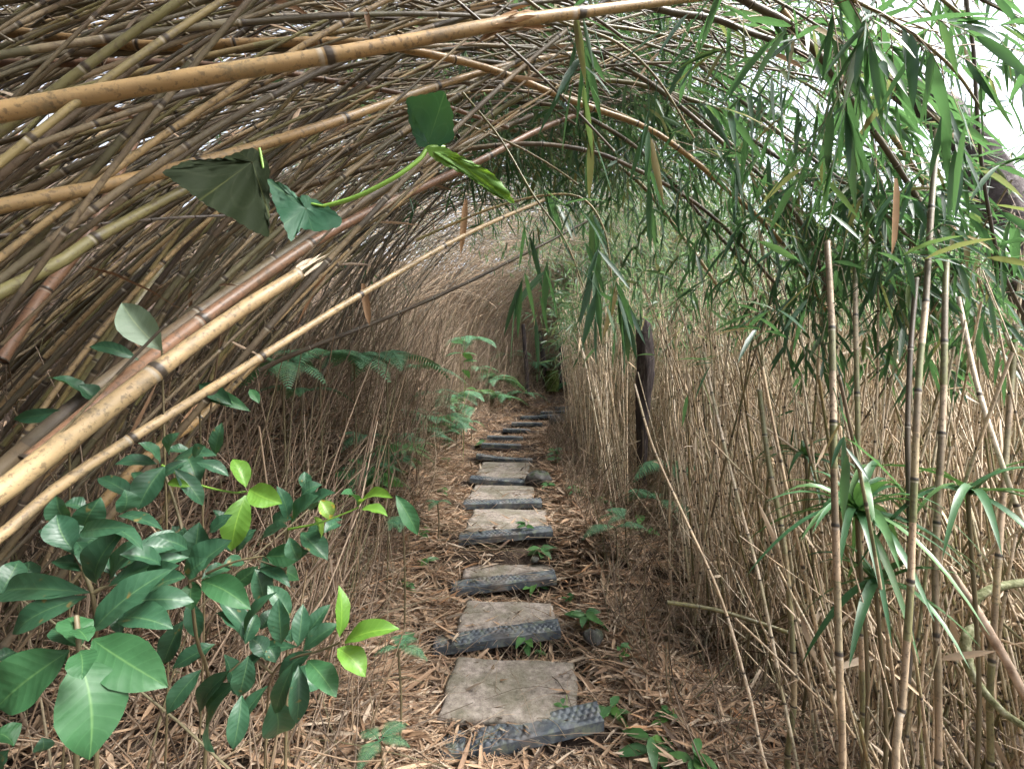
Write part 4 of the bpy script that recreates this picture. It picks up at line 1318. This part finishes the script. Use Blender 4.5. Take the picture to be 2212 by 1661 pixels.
# lone leaves on thin stems by the big culms
def stemmed_leaf(label, base_px, tip_px, w, Y, mat, seed, foot, cat="seedling", more=()):
    rg = np.random.default_rng(seed)
    b3 = P(*foot); b3[2] = float(ground(b3[0], b3[1]))
    o = empty("seedling", b3)
    tag(o, label, cat)
    a, b = P(*base_px, Y), P(*tip_px, Y - .02)
    c, L = spline(np.array([b3, (b3 + a) / 2 + np.array([.02, 0, .02]), a]), 20)
    V, Q = vtubes(c[None], np.full((1, 20), .0025), 6, ref=(.3, .9, .3))
    mesh_obj("stem", V, Q, M_STEMB, o)
    big_leaf(a, b, w / F * Y, rg, mat, o)
    for (bp, tp, w2, mt) in more:
        big_leaf(P(*bp, Y + .02), P(*tp, Y), w2 / F * Y, rg, mt, o)
    return o


stemmed_leaf("single pale grey-green leaf standing between the culms at left", (350, 756), (262, 652), 68, 1.12, M_GREYL, 301, (340, 1000, 1.3),
             more=[((300, 778), (190, 746), 30, M_BROAD)])
stemmed_leaf("dark narrow leaves at the left edge beside the reddish culm", (150, 890), (25, 906), 30, 1.1, M_BROAD, 302, (110, 1050, 1.3),
             more=[((190, 860), (105, 812), 46, M_BROAD), ((210, 870), (170, 830), 40, M_BROAD)])
stemmed_leaf("dark pointed leaf hanging below the ochre culm", (430, 830), (500, 872), 34, 1.3, M_BROAD, 303, (420, 1010, 1.5),
             more=[((420, 850), (540, 885), 34, M_BROADN), ((540, 840), (560, 870), 20, M_BROADN)])

# ------------------------------------------------------------------ lobed vine leaves hanging by the culms
def poly_leaf(outline, centre, Y, mat, parent, depth, seed, name="leaf"):
    """leaf blade from its own outline, bent out of plane; three concentric rings"""
    rg = np.random.default_rng(seed)
    o2 = np.array(outline, float)
    # serrated edge
    seg = []
    for i in range(len(o2)):
        a, b = o2[i], o2[(i + 1) % len(o2)]
        L = np.linalg.norm(b - a)
        n_ = max(2, int(L / 9))
        for q in range(n_):
            p_ = a + (b - a) * q / n_
            nn = np.array([(b - a)[1], -(b - a)[0]]) / L
            seg.append(p_ + nn * (2.2 if q % 2 else -.6))
    seg = np.array(seg); m = len(seg)
    c = np.array(centre, float)
    rings = [c[None] + (seg - c) * f for f in (.02, .25, .5, .75, 1.0)]
    V, lu, lv = [], [], []
    for f, r_ in zip((0, .25, .5, .75, 1.0), rings):
        rel = r_ - c
        dep = depth[0] * rel[:, 0] / 100 + depth[1] * rel[:, 1] / 100 - depth[2] * (np.linalg.norm(rel, axis=1) / 100) ** 2 \
            + .006 * np.sin(rel[:, 0] * .07 + rel[:, 1] * .05)
        V.append(np.array([P(p_[0], p_[1], Y + d_) for p_, d_ in zip(r_, dep)]))
        an = np.arctan2(rel[:, 1], rel[:, 0])
        lu.append(np.sin(an * 2.5) * .9); lv.append(np.full(m, f * .22))
    V = np.concatenate(V)
    Q = []
    for k_ in range(4):
        for i in range(m):
            Q.append([k_ * m + i, k_ * m + (i + 1) % m, (k_ + 1) * m + (i + 1) % m, (k_ + 1) * m + i])
    return mesh_obj(name, V, Q, mat, parent, attrs={"lu": np.concatenate(lu), "lv": np.concatenate(lv)})


vp = P(920, 325, 1.0)
vine = empty("climbing_vine", P(1000, 330, 1.02))
tag(vine, "green climbing vine with lobed toothed leaves hung over the left culms", "vine")
c, L = spline(np.array([P(*q) for q in [(700, 446, .98), (770, 425, .98), (850, 385, .98), (905, 345, .99), (925, 320, 1.0), (960, 318, 1.02)]]), 40)
V, Q = vtubes(c[None], np.full((1, 40), .0045), 8)
mesh_obj("stem", V, Q, M_STEM, vine)
c, L = spline(np.array([P(*q) for q in [(560, 320, .97), (580, 390, .97), (640, 430, .975), (700, 446, .98)]]), 30)
V, Q = vtubes(c[None], np.full((1, 30), .0025), 8)
mesh_obj("stem", V, Q, M_STEM, vine)
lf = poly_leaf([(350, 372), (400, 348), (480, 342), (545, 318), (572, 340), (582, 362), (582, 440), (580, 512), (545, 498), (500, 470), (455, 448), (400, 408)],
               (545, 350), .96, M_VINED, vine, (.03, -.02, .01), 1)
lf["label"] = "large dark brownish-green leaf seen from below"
poly_leaf([(578, 386), (612, 398), (648, 428), (655, 420), (700, 440), (738, 470), (735, 488), (690, 500), (650, 492), (628, 522), (612, 482), (592, 440)],
          (660, 450), .97, M_VINE, vine, (.02, -.02, .02), 2)
lf = poly_leaf([(878, 212), (920, 204), (958, 196), (978, 240), (980, 300), (950, 318), (905, 318), (885, 270)], (925, 310), 1.0, M_VINE, vine, (.01, .02, .02), 3)
lf = poly_leaf([(918, 318), (960, 318), (1010, 345), (1060, 372), (1095, 408), (1112, 440), (1075, 425), (1020, 382), (970, 362), (935, 342)], (935, 328), .99,
               M_LIME, vine, (.01, .01, .01), 4)
lf["label"] = "curled bright green leaf lit from above"


# ------------------------------------------------------------------ ferns
def on_ground(px, py, lift, Y0=1.2):
    """how far ahead the line of sight through (px, py) comes down to lift above the ground"""
    ys = np.arange(Y0, 14, .04)
    z = CAM_Z - (py - 830.0) / F * ys
    gz = ground((px - 1106.0) / F * ys, ys)
    hit = np.nonzero(z <= gz + lift)[0]
    return float(ys[hit[0]]) if len(hit) else None


def fern(px, py, Y, n, L, seed, label, mat=None, arch=.9, face=0.0, group=None):
    rg = np.random.default_rng(seed)
    yh = on_ground(px, py, .32) if Y > 3.25 or px > 1100 else None
    if yh is not None and yh > Y * .6:
        yh = min(yh, Y * 1.4)
        L = L * yh / Y
        Y = yh
    b3 = P(px, py, Y)
    g0 = float(ground(b3[0], b3[1]))
    foot = np.array([b3[0], b3[1], g0 - .02])
    o = empty("fern", foot)
    tag(o, label, "fern", group)
    crown = np.array([b3[0], b3[1], max(b3[2], g0 + .03)])
    if crown[2] > g0 + .06:
        c, _l = spline(np.array([foot, (foot + crown) / 2 + .01, crown]), 10)
        V, Q = vtubes(c[None], np.full((1, 10), .005), 6)
        mesh_obj("stem", V, Q, M_STEMB, o)
    for q in range(n):
        az = rg.uniform(0, 2 * math.pi)
        d = np.array([math.cos(az), math.sin(az) - face, rg.uniform(.35, .9)])
        d = nrm(d)
        l = L * rg.uniform(.65, 1.1)
        s = np.linspace(0, 1, 26)
        c = crown + d * (l * s)[:, None]
        c[:, 2] -= arch * l * .75 * s ** 2
        fb = Bag()
        fb.add(*vtubes(c[None], (.0022 * (1.1 - s))[None], 4))
        Tn = nrm(np.gradient(c, axis=0))
        up = nrm(np.cross(np.cross(Tn, np.array([0, 0, 1.0])), Tn))
        S = np.cross(Tn, up)
        prof = np.interp(s, [0, .12, .3, .6, 1], [0, .5, 1, .75, .08])
        for sd in (-1, 1):
            k_ = slice(3, 26)
            D = nrm(S[k_] * sd + Tn[k_] * .45 - np.array([0, 0, .12]))
            fb.add(*leaves(c[k_], D, up[k_] + rg.normal(0, .12, (23, 3)), l * .30 * prof[k_] + .004, l * .026 * np.ones(23), .1,
                           t=(0, .25, .6, 1), w=(.6, 1, .75, .05), fold=.05))
        fb.build("frond", mat or M_FERN, o)
    return o


FERNS = [(690, 775, 2.6, 8, .42, "large pale fern on the left bank, in front of the brown stems"),
         (765, 775, 2.8, 7, .42, "feathery fern right of the large pale one on the left bank"),
         (835, 775, 2.9, 6, .42, "drooping fern at the right end of the left bank ferns"),
         (610, 790, 2.4, 5, .32, "small fern at the left end of the left bank ferns"),
         (985, 860, 5.2, 7, .50, "bluish fern beside the left edge of the path"),
         (960, 900, 4.8, 6, .36, "low bright fern at the foot of the bluish one, left of the path"),
         (1060, 820, 7.2, 7, .60, "dark fern left of the farther steps"),
         (1020, 800, 7.0, 6, .55, "spreading fern farther up the left edge of the path"),
         (1215, 775, 10.8, 8, .75, "fern hanging above the mossy stump at the bend"),
         (1270, 765, 11.0, 7, .7, "fern right of the one over the mossy stump"),
         (1100, 770, 10.0, 7, .7, "fern left of the mossy stump at the bend"),
         (1285, 805, 11.6, 4, .45, "small fern on the litter bank beyond the last step"),
         (1465, 1010, 3.2, 7, .40, "dark fern right of the black tree trunk"),
         (1330, 1140, 3.0, 4, .25, "low fern at the right edge of the path"),
         (945, 1085, 3.7, 4, .16, "tiny fern at the left end of the fifth step"),
         (870, 1120, 2.6, 4, .2, "small drooping fern left of the fourth step"),
         (820, 1600, 1.8, 4, .16, "tiny fern in the litter at bottom left of the lowest step"),
         (860, 1400, 2.0, 4, .14, "tiny pale fern left of the second step"),
         (1350, 1120, 3.1, 4, .25, "dark low fern behind the tan leaning cane"),
         (1760, 1160, 2.4, 6, .4, "fern under the strap-leaved plant"),
         (2180, 1330, 2.1, 5, .35, "dark fern behind the looped liana"),
         (1720, 1000, 3.6, 6, .4, "fern among the canes behind the strap-leaved plant")]
FERNS += [(1230, 830, 11.3, 7, .5, "fern in the litter between the mossy stump and the last step"),
          (1130, 850, 9.6, 7, .5, "low fern on the inside of the bend, left of the thin black step boards"),
          (1010, 880, 5.6, 7, .42, "leafy fern crowding the left path edge above the ninth step board"),
          (925, 905, 4.0, 6, .3, "pale fern halfway down the left bank"),
          (1440, 930, 4.2, 6, .36, "fern standing in the canes to the right of the black trunk"),
          (905, 800, 4.2, 7, .42, "fern among brown stalks between the left bank ferns and the bluish fern"),
          (1015, 740, 6.0, 7, .5, "fern high on the left bank above the bluish fern"),
          (930, 850, 4.4, 6, .36, "mid-green fern low on the left bank beside the bluish fern"),
          (1085, 860, 8.0, 7, .5, "fern at the left edge of the path just below the bend"),
          (1150, 790, 10.0, 7, .6, "fern between the dark trunks left of the mossy stump"),
          (985, 925, 5.0, 6, .26, "small fern at the left path edge beside the eighth step"),
          (650, 850, 2.7, 5, .32, "small dark fern below the large pale one on the left bank"),
          (1420, 1080, 3.3, 6, .34, "fern at the foot of the canes just right of the path"),
          (1620, 1180, 2.5, 6, .32, "fern low among the canes left of the strap-leaved plant")]
for i, (px, py, Y, n, L, lab) in enumerate(FERNS):
    fern(px, py, Y, n, L, 400 + i, lab)


_rf = np.random.default_rng(909)
for i in range(26):
    t_ = i / 25.0
    px_ = 800 + 235 * t_ + float(_rf.normal(0, 26)); py_ = 1010 - 140 * t_ + float(_rf.normal(0, 26))
    fern(px_, py_, 3.3 + 5.0 * t_, 6, float(_rf.uniform(.24, .40)), 950 + i, "small fern in the green fringe along the left edge of the path",
         [M_FERN, M_HERB][i % 3 == 0], group="ferns fringing the left edge of the path")


# ------------------------------------------------------------------ pinnate seedlings and herbs
def herb(px, py, Y, n, L, seed, label, mat=None, wr=.38):
    rg = np.random.default_rng(seed)
    yh = on_ground(px, py, .12)
    if yh is not None and yh > Y * .6:
        yh = min(yh, Y * 1.5)
        L = L * yh / Y
        Y = yh
    b3 = P(px, py, Y)
    g0 = float(ground(b3[0], b3[1]))
    foot = np.array([b3[0], b3[1], g0 - .01])
    top = np.array([b3[0], b3[1], max(b3[2], g0 + .04)])
    o = empty("herb", foot)
    tag(o, label, "small plant")
    s = np.linspace(0, 1, 8)
    c = foot + (top - foot) * s[:, None] + np.array([.02, 0, 0]) * np.sin(s * 2)[:, None]
    V, Q = vtubes(c[None], np.full((1, 8), .0018), 5)
    mesh_obj("stem", V, Q, M_STEM, o)
    az = rg.uniform(0, 6.28, n)
    D = np.stack([np.cos(az), np.sin(az), rg.uniform(-.2, .5, n)], 1)
    B = top + np.stack([np.zeros(n), np.zeros(n), -rg.random(n) * (top - foot)[2] * .5], 1)
    V, Q = leaves(B, D, np.stack([rg.normal(0, .3, n), rg.normal(0, .3, n) - .4, np.ones(n)], 1), L * rg.uniform(.6, 1.1, n), L * wr, .3,
                  t=(0, .15, .4, .7, 1), w=(.1, .6, 1, .75, .03), fold=.1)
    mesh_obj("foliage", V, Q, mat or M_HERB, o)
    return o


HERBS = [(1245, 1050, 4.3, 7, .12, "small bright green plant right of the sixth step"),
         (1320, 1520, 2.2, 9, .10, "bright green sprout right of the large bare slab"),
         (1405, 1590, 2.0, 8, .12, "dark sprout right of the lowest step board"),
         (1265, 1320, 2.85, 9, .13, "grey-green rosette right of the second step board"),
         (1225, 1280, 3.2, 5, .06, "tiny sprout at the right end of the third step board"),
         (1160, 1385, 2.7, 4, .05, "tiny sprout at the front of the second step board"),
         (1045, 950, 6.6, 5, .14, "green sprig over the left end of the eighth step board"),
         (750, 990, 2.2, 10, .14, "light green pinnate seedling on the left bank"),
         (830, 970, 2.3, 9, .14, "light green seedling hanging right of the pinnate one"),
         (720, 1010, 2.0, 9, .10, "small leafy sprig behind the yellow-spotted leaves"),
         (1000, 740, 4.0, 8, .16, "yellow-green sprig above the bluish fern"),
         (1300, 1070, 3.6, 6, .12, "dark small plant at the right bank above the low fern"),
         (1380, 1130, 3.0, 9, .16, "broad dark herb at the foot of the black tree trunk"),
         (1500, 1100, 2.9, 9, .15, "bluish herb among the canes right of the trunk"),
         (1500, 1620, 1.9, 8, .10, "dark green herb at the bottom edge right of the path"),
         (1340, 1390, 2.6, 5, .07, "grey-green sprout right of the second step"),
         (2130, 1180, 2.3, 9, .2, "broad-leaved herb behind the pale broken log"),
         (1590, 1100, 3.0, 9, .14, "pale herb among the canes in the middle right"),
         (1215, 1500, 2.4, 4, .06, "tiny green blade at the right edge of the large bare slab"),
         (1445, 1530, 2.2, 6, .09, "sprout in the litter below the leaning canes")]
_rh = np.random.default_rng(808)
for i, (nm, px, py, Y) in enumerate([("second", 880, 1370, 2.7), ("third", 900, 1255, 3.2), ("fourth", 925, 1180, 3.6), ("fifth", 915, 1120, 4.2),
                                     ("sixth", 960, 1040, 4.8), ("seventh", 965, 990, 5.8), ("eighth", 975, 965, 6.4), ("ninth", 1000, 940, 7.2)]):
    for sd_ in (0, 1):
        HERBS.append((px + (0 if sd_ == 0 else 265 - 8 * i) + float(_rh.normal(0, 12)), py + float(_rh.normal(0, 8)), Y, 7, float(_rh.uniform(.09, .16)),
                      "small leafy plant at the %s edge of the path, level with the %s step board" % ("left" if sd_ == 0 else "right", nm)))
for i, h_ in enumerate(HERBS):
    herb(*h_[:5], 500 + i, h_[5])


# ------------------------------------------------------------------ strap-leaved plants
def strap(px, py, Y, n, L, seed, label):
    rg = np.random.default_rng(seed)
    b3 = P(px, py, Y)
    g0 = float(ground(b3[0], b3[1]))
    foot = np.array([b3[0] - .03, b3[1], g0 - .03])
    o = empty("strap_plant", foot)
    tag(o, label, "plant")
    c, _l = spline(np.array([foot, (foot + b3) / 2 + np.array([.05, 0, 0]), b3]), 14)
    V, Q = vtubes(c[None], np.linspace(.007, .006, 14)[None], 8)
    mesh_obj("stem", V, Q, M_STEMB, o)
    az = np.arange(n) * 2.4 + rg.normal(0, .3, n)
    el = rg.uniform(-.1, 1.1, n)
    D = np.stack([np.cos(az) * np.cos(el), np.sin(az) * np.cos(el), np.sin(el)], 1)
    for q in range(n):
        t = np.linspace(0, 1, 9)
        V, Q = leaves(b3[None] + rg.normal(0, .008, (1, 3)), D[q:q + 1], np.array([[0, 0, 1.0]]) + rg.normal(0, .2, (1, 3)), L * rg.uniform(.7, 1.1),
                      .024 * rg.uniform(.8, 1.2), rg.uniform(.45, 1.0), t=t, w=np.interp(t, [0, .1, .5, .85, 1], [.7, 1, .95, .5, .02]), fold=.22)
        mesh_obj("blade", V, Q, M_STRAP, o)
    return o


strap(1850, 1105, 1.6, 40, .40, 601, "large plant with arching strap leaves among the canes at right")
strap(1740, 985, 2.2, 14, .30, 602, "smaller strap-leaved plant behind the large one")
strap(2090, 1060, 1.55, 13, .38, 603, "strap-leaved plant with pale arching blades near the right edge")
strap(1890, 1250, 1.6, 12, .32, 604, "low strap-leaved plant under the large one, half in shade")


# ------------------------------------------------------------------ trunks, posts, rocks, liana, log
def trunk(name, pts, radii, mat, label, cat, seed, sides=18, rough=.12, n=40):
    rg = np.random.default_rng(seed)
    p_ = np.array([P(*q) for q in pts])
    a = np.concatenate([p_, np.array(radii)[:, None]], 1)
    c, L = spline(a, n)
    V, Q = vtubes(c[None, :, :3], c[None, :, 3], sides, ref=(.2, .95, .25))
    cen = np.repeat(c[:, :3], sides, 0)
    rel = V - cen
    w = 1 + rough * (np.sin(np.tile(np.arange(sides), n) * 2.3 + np.repeat(np.arange(n), sides) * .31)
                     * .6 + rg.normal(0, .35, len(V)))
    V = cen + rel * w[:, None]
    Q = np.concatenate([Q, caps(1, n, sides)])
    o = mesh_obj(name, V, Q, mat, origin=c[0, :3])
    tag(o, label, cat)
    return o


g0 = float(ground(P(1388, 1000, 5.2)[0], 5.2))
trunk("dead_trunk", [(1386, 830 + (CAM_Z - g0 + .1) / 5.2 * F, 5.2), (1387, 980, 5.2), (1388, 880, 5.2), (1394, 800, 5.2), (1392, 735, 5.2), (1388, 690, 5.2)],
      [.055, .055, .07, .09, .085, .06], M_BARK, "dark dead tree trunk standing among the canes right of the path", "tree trunk", 1)
trunk("marker_post", [(1285, 905, 10.6), (1285, 885, 10.6), (1284, 864, 10.6)], [.055, .055, .05], M_BARK,
      "short dark post right of the farthest step", "post", 2, rough=.06)
trunk("mossy_stump", [(1192, 845, 11.9), (1193, 822, 11.9), (1192, 800, 11.9)], [.15, .16, .13], M_MOSS, "mossy green stump on the bank beyond the steps", "stump", 3)
trunk("dark_trunk", [(1176, 840, 12.0), (1174, 780, 12.0), (1170, 740, 12.0), (1166, 715, 12.0)], [.07, .06, .05, .04], M_BARK,
      "slender black trunk just left of the mossy stump", "tree trunk", 4)
trunk("dark_trunk", [(1210, 840, 12.1), (1212, 770, 12.1), (1214, 735, 12.1), (1217, 710, 12.1)], [.06, .05, .045, .04], M_BARK,
      "slender black trunk just right of the mossy stump", "tree trunk", 5)
trunk("dark_trunk", [(1140, 850, 11.0), (1136, 780, 11.0), (1130, 700, 11.0)], [.05, .045, .04], M_BARK,
      "thin dark trunk farther left of the mossy stump", "tree trunk", 6)
trunk("leaning_tree", [(2560, 1000, 2.9), (2350, 760, 2.9), (2215, 560, 2.95), (2140, 400, 3.0), (2060, 270, 3.1), (1950, 190, 3.2), (1850, 130, 3.3)],
      [.19, .16, .14, .12, .10, .075, .05], M_BARKG, "rough dark leaning tree trunk at the upper right edge", "tree", 7, n=60)
trunk("broken_log", [(2330, 1690, 1.45), (2230, 1530, 1.5), (2170, 1420, 1.53), (2112, 1325, 1.56), (2080, 1275, 1.58), (2052, 1222, 1.6)],
      [.0125, .0125, .012, .015, .012, .005], M_LOG, "pale broken log slanting up from the bottom right corner", "log", 8, rough=.07, sides=14)
lp = [(2330, 1690, 1.55), (2240, 1590, 1.56), (2171, 1540, 1.57), (2126, 1494, 1.58), (2098, 1450, 1.6), (2086, 1398, 1.62), (2092, 1366, 1.63), (2120, 1352, 1.65),
      (2150, 1345, 1.68)]
trunk("liana", lp, [.011, .011, .011, .012, .013, .014, .015, .013, .008], M_LIANA, "ringed pale liana bent in a loop behind the broken log", "liana", 9, rough=.10, sides=12, n=70)
trunk("liana", [(2340, 1250, 1.7), (2240, 1256, 1.7), (2180, 1262, 1.7), (2135, 1275, 1.7), (2108, 1295, 1.7), (2104, 1330, 1.7)],
      [.014, .014, .013, .013, .014, .009], M_LIANA, "mossy liana entering level from the right edge above the loop", "liana", 10, rough=.1, sides=12, n=50)


def rock(px, py, Y, sx, sy, sz, seed, label):
    rg = np.random.default_rng(seed)
    c0 = P(px, py, Y)
    nu, nv = 28, 16
    u = np.linspace(0, 2 * math.pi, nu, endpoint=False); v = np.linspace(0.0, math.pi, nv)
    U, W = np.meshgrid(u, v)
    d = np.stack([np.sin(W) * np.cos(U), np.sin(W) * np.sin(U), np.cos(W)], -1)
    k_ = rg.normal(0, 2.2, (7, 3)); ph = rg.uniform(0, 6, 7)
    r_ = 1 + sum(.06 * np.sin(d @ k_[q] * 1.7 + ph[q]) for q in range(7))
    r_ = np.minimum(r_, 1.02 + .12 * np.sin(ph[0] + 3 * U))
    V = c0 + d * r_[..., None] * np.array([sx, sy, sz])
    V = V.reshape(-1, 3)
    Q = []
    for a in range(nv - 1):
        for b in range(nu):
            Q.append([a * nu + b, (a + 1) * nu + b, (a + 1) * nu + (b + 1) % nu, a * nu + (b + 1) % nu])
    return tag(mesh_obj("rock", V, Q, M_ROCK), label, "rock")


rock(1163, 1036, 5.15, .15, .12, .085, 1, "rounded dark rock at the right end of the sixth step")
rock(1206, 912, 8.9, .16, .14, .13, 2, "small grey rock at the right edge of the path below the bend")
rock(1282, 1375, 2.75, .055, .05, .04, 3, "small dark stone right of the second step board")
rock(1263, 1250, 3.4, .04, .04, .03, 4, "tiny stone in the litter right of the third step") if False else None
rock(1155, 1208, 3.5, .03, .025, .02, 5, "tiny blue-grey stone on the pinkish slab")

# dry hanging leaves caught on the culms
def hang_leaf(a, b, w, Y, label):
    A_, B_ = P(*a, Y), P(*b, Y)
    d = B_ - A_
    V, Q = leaves(A_[None], d[None], np.array([[.3, -1, .1]]), np.linalg.norm(d), w / F * Y, 0.02, t=(0, .2, .5, .8, 1), w=(.4, .9, 1, .8, .1), fold=.3)
    tag(mesh_obj("dry_leaf", V, Q, M_DEAD), label, "dry leaf")


hang_leaf((1006, 430), (995, 545), 14, 1.9, "orange dry leaf hanging from the culms left of the tunnel middle")
hang_leaf((784, 612), (798, 700), 16, 1.8, "tan dry sheath hanging beside the splintered culm")
hang_leaf((1933, 385), (1926, 545), 20, 1.5, "pinkish dry leaf hanging in front of the dark leaf cluster")
hang_leaf((1640, 105), (1740, 150), 14, 1.7, "dry leaf caught among the blades at the top right")
hang_leaf((790, 20), (797, 62), 12, 1.3, "small white dry leaf hanging at the top left")

for o in bpy.data.objects:
    if "_o" in o: del o["_o"]
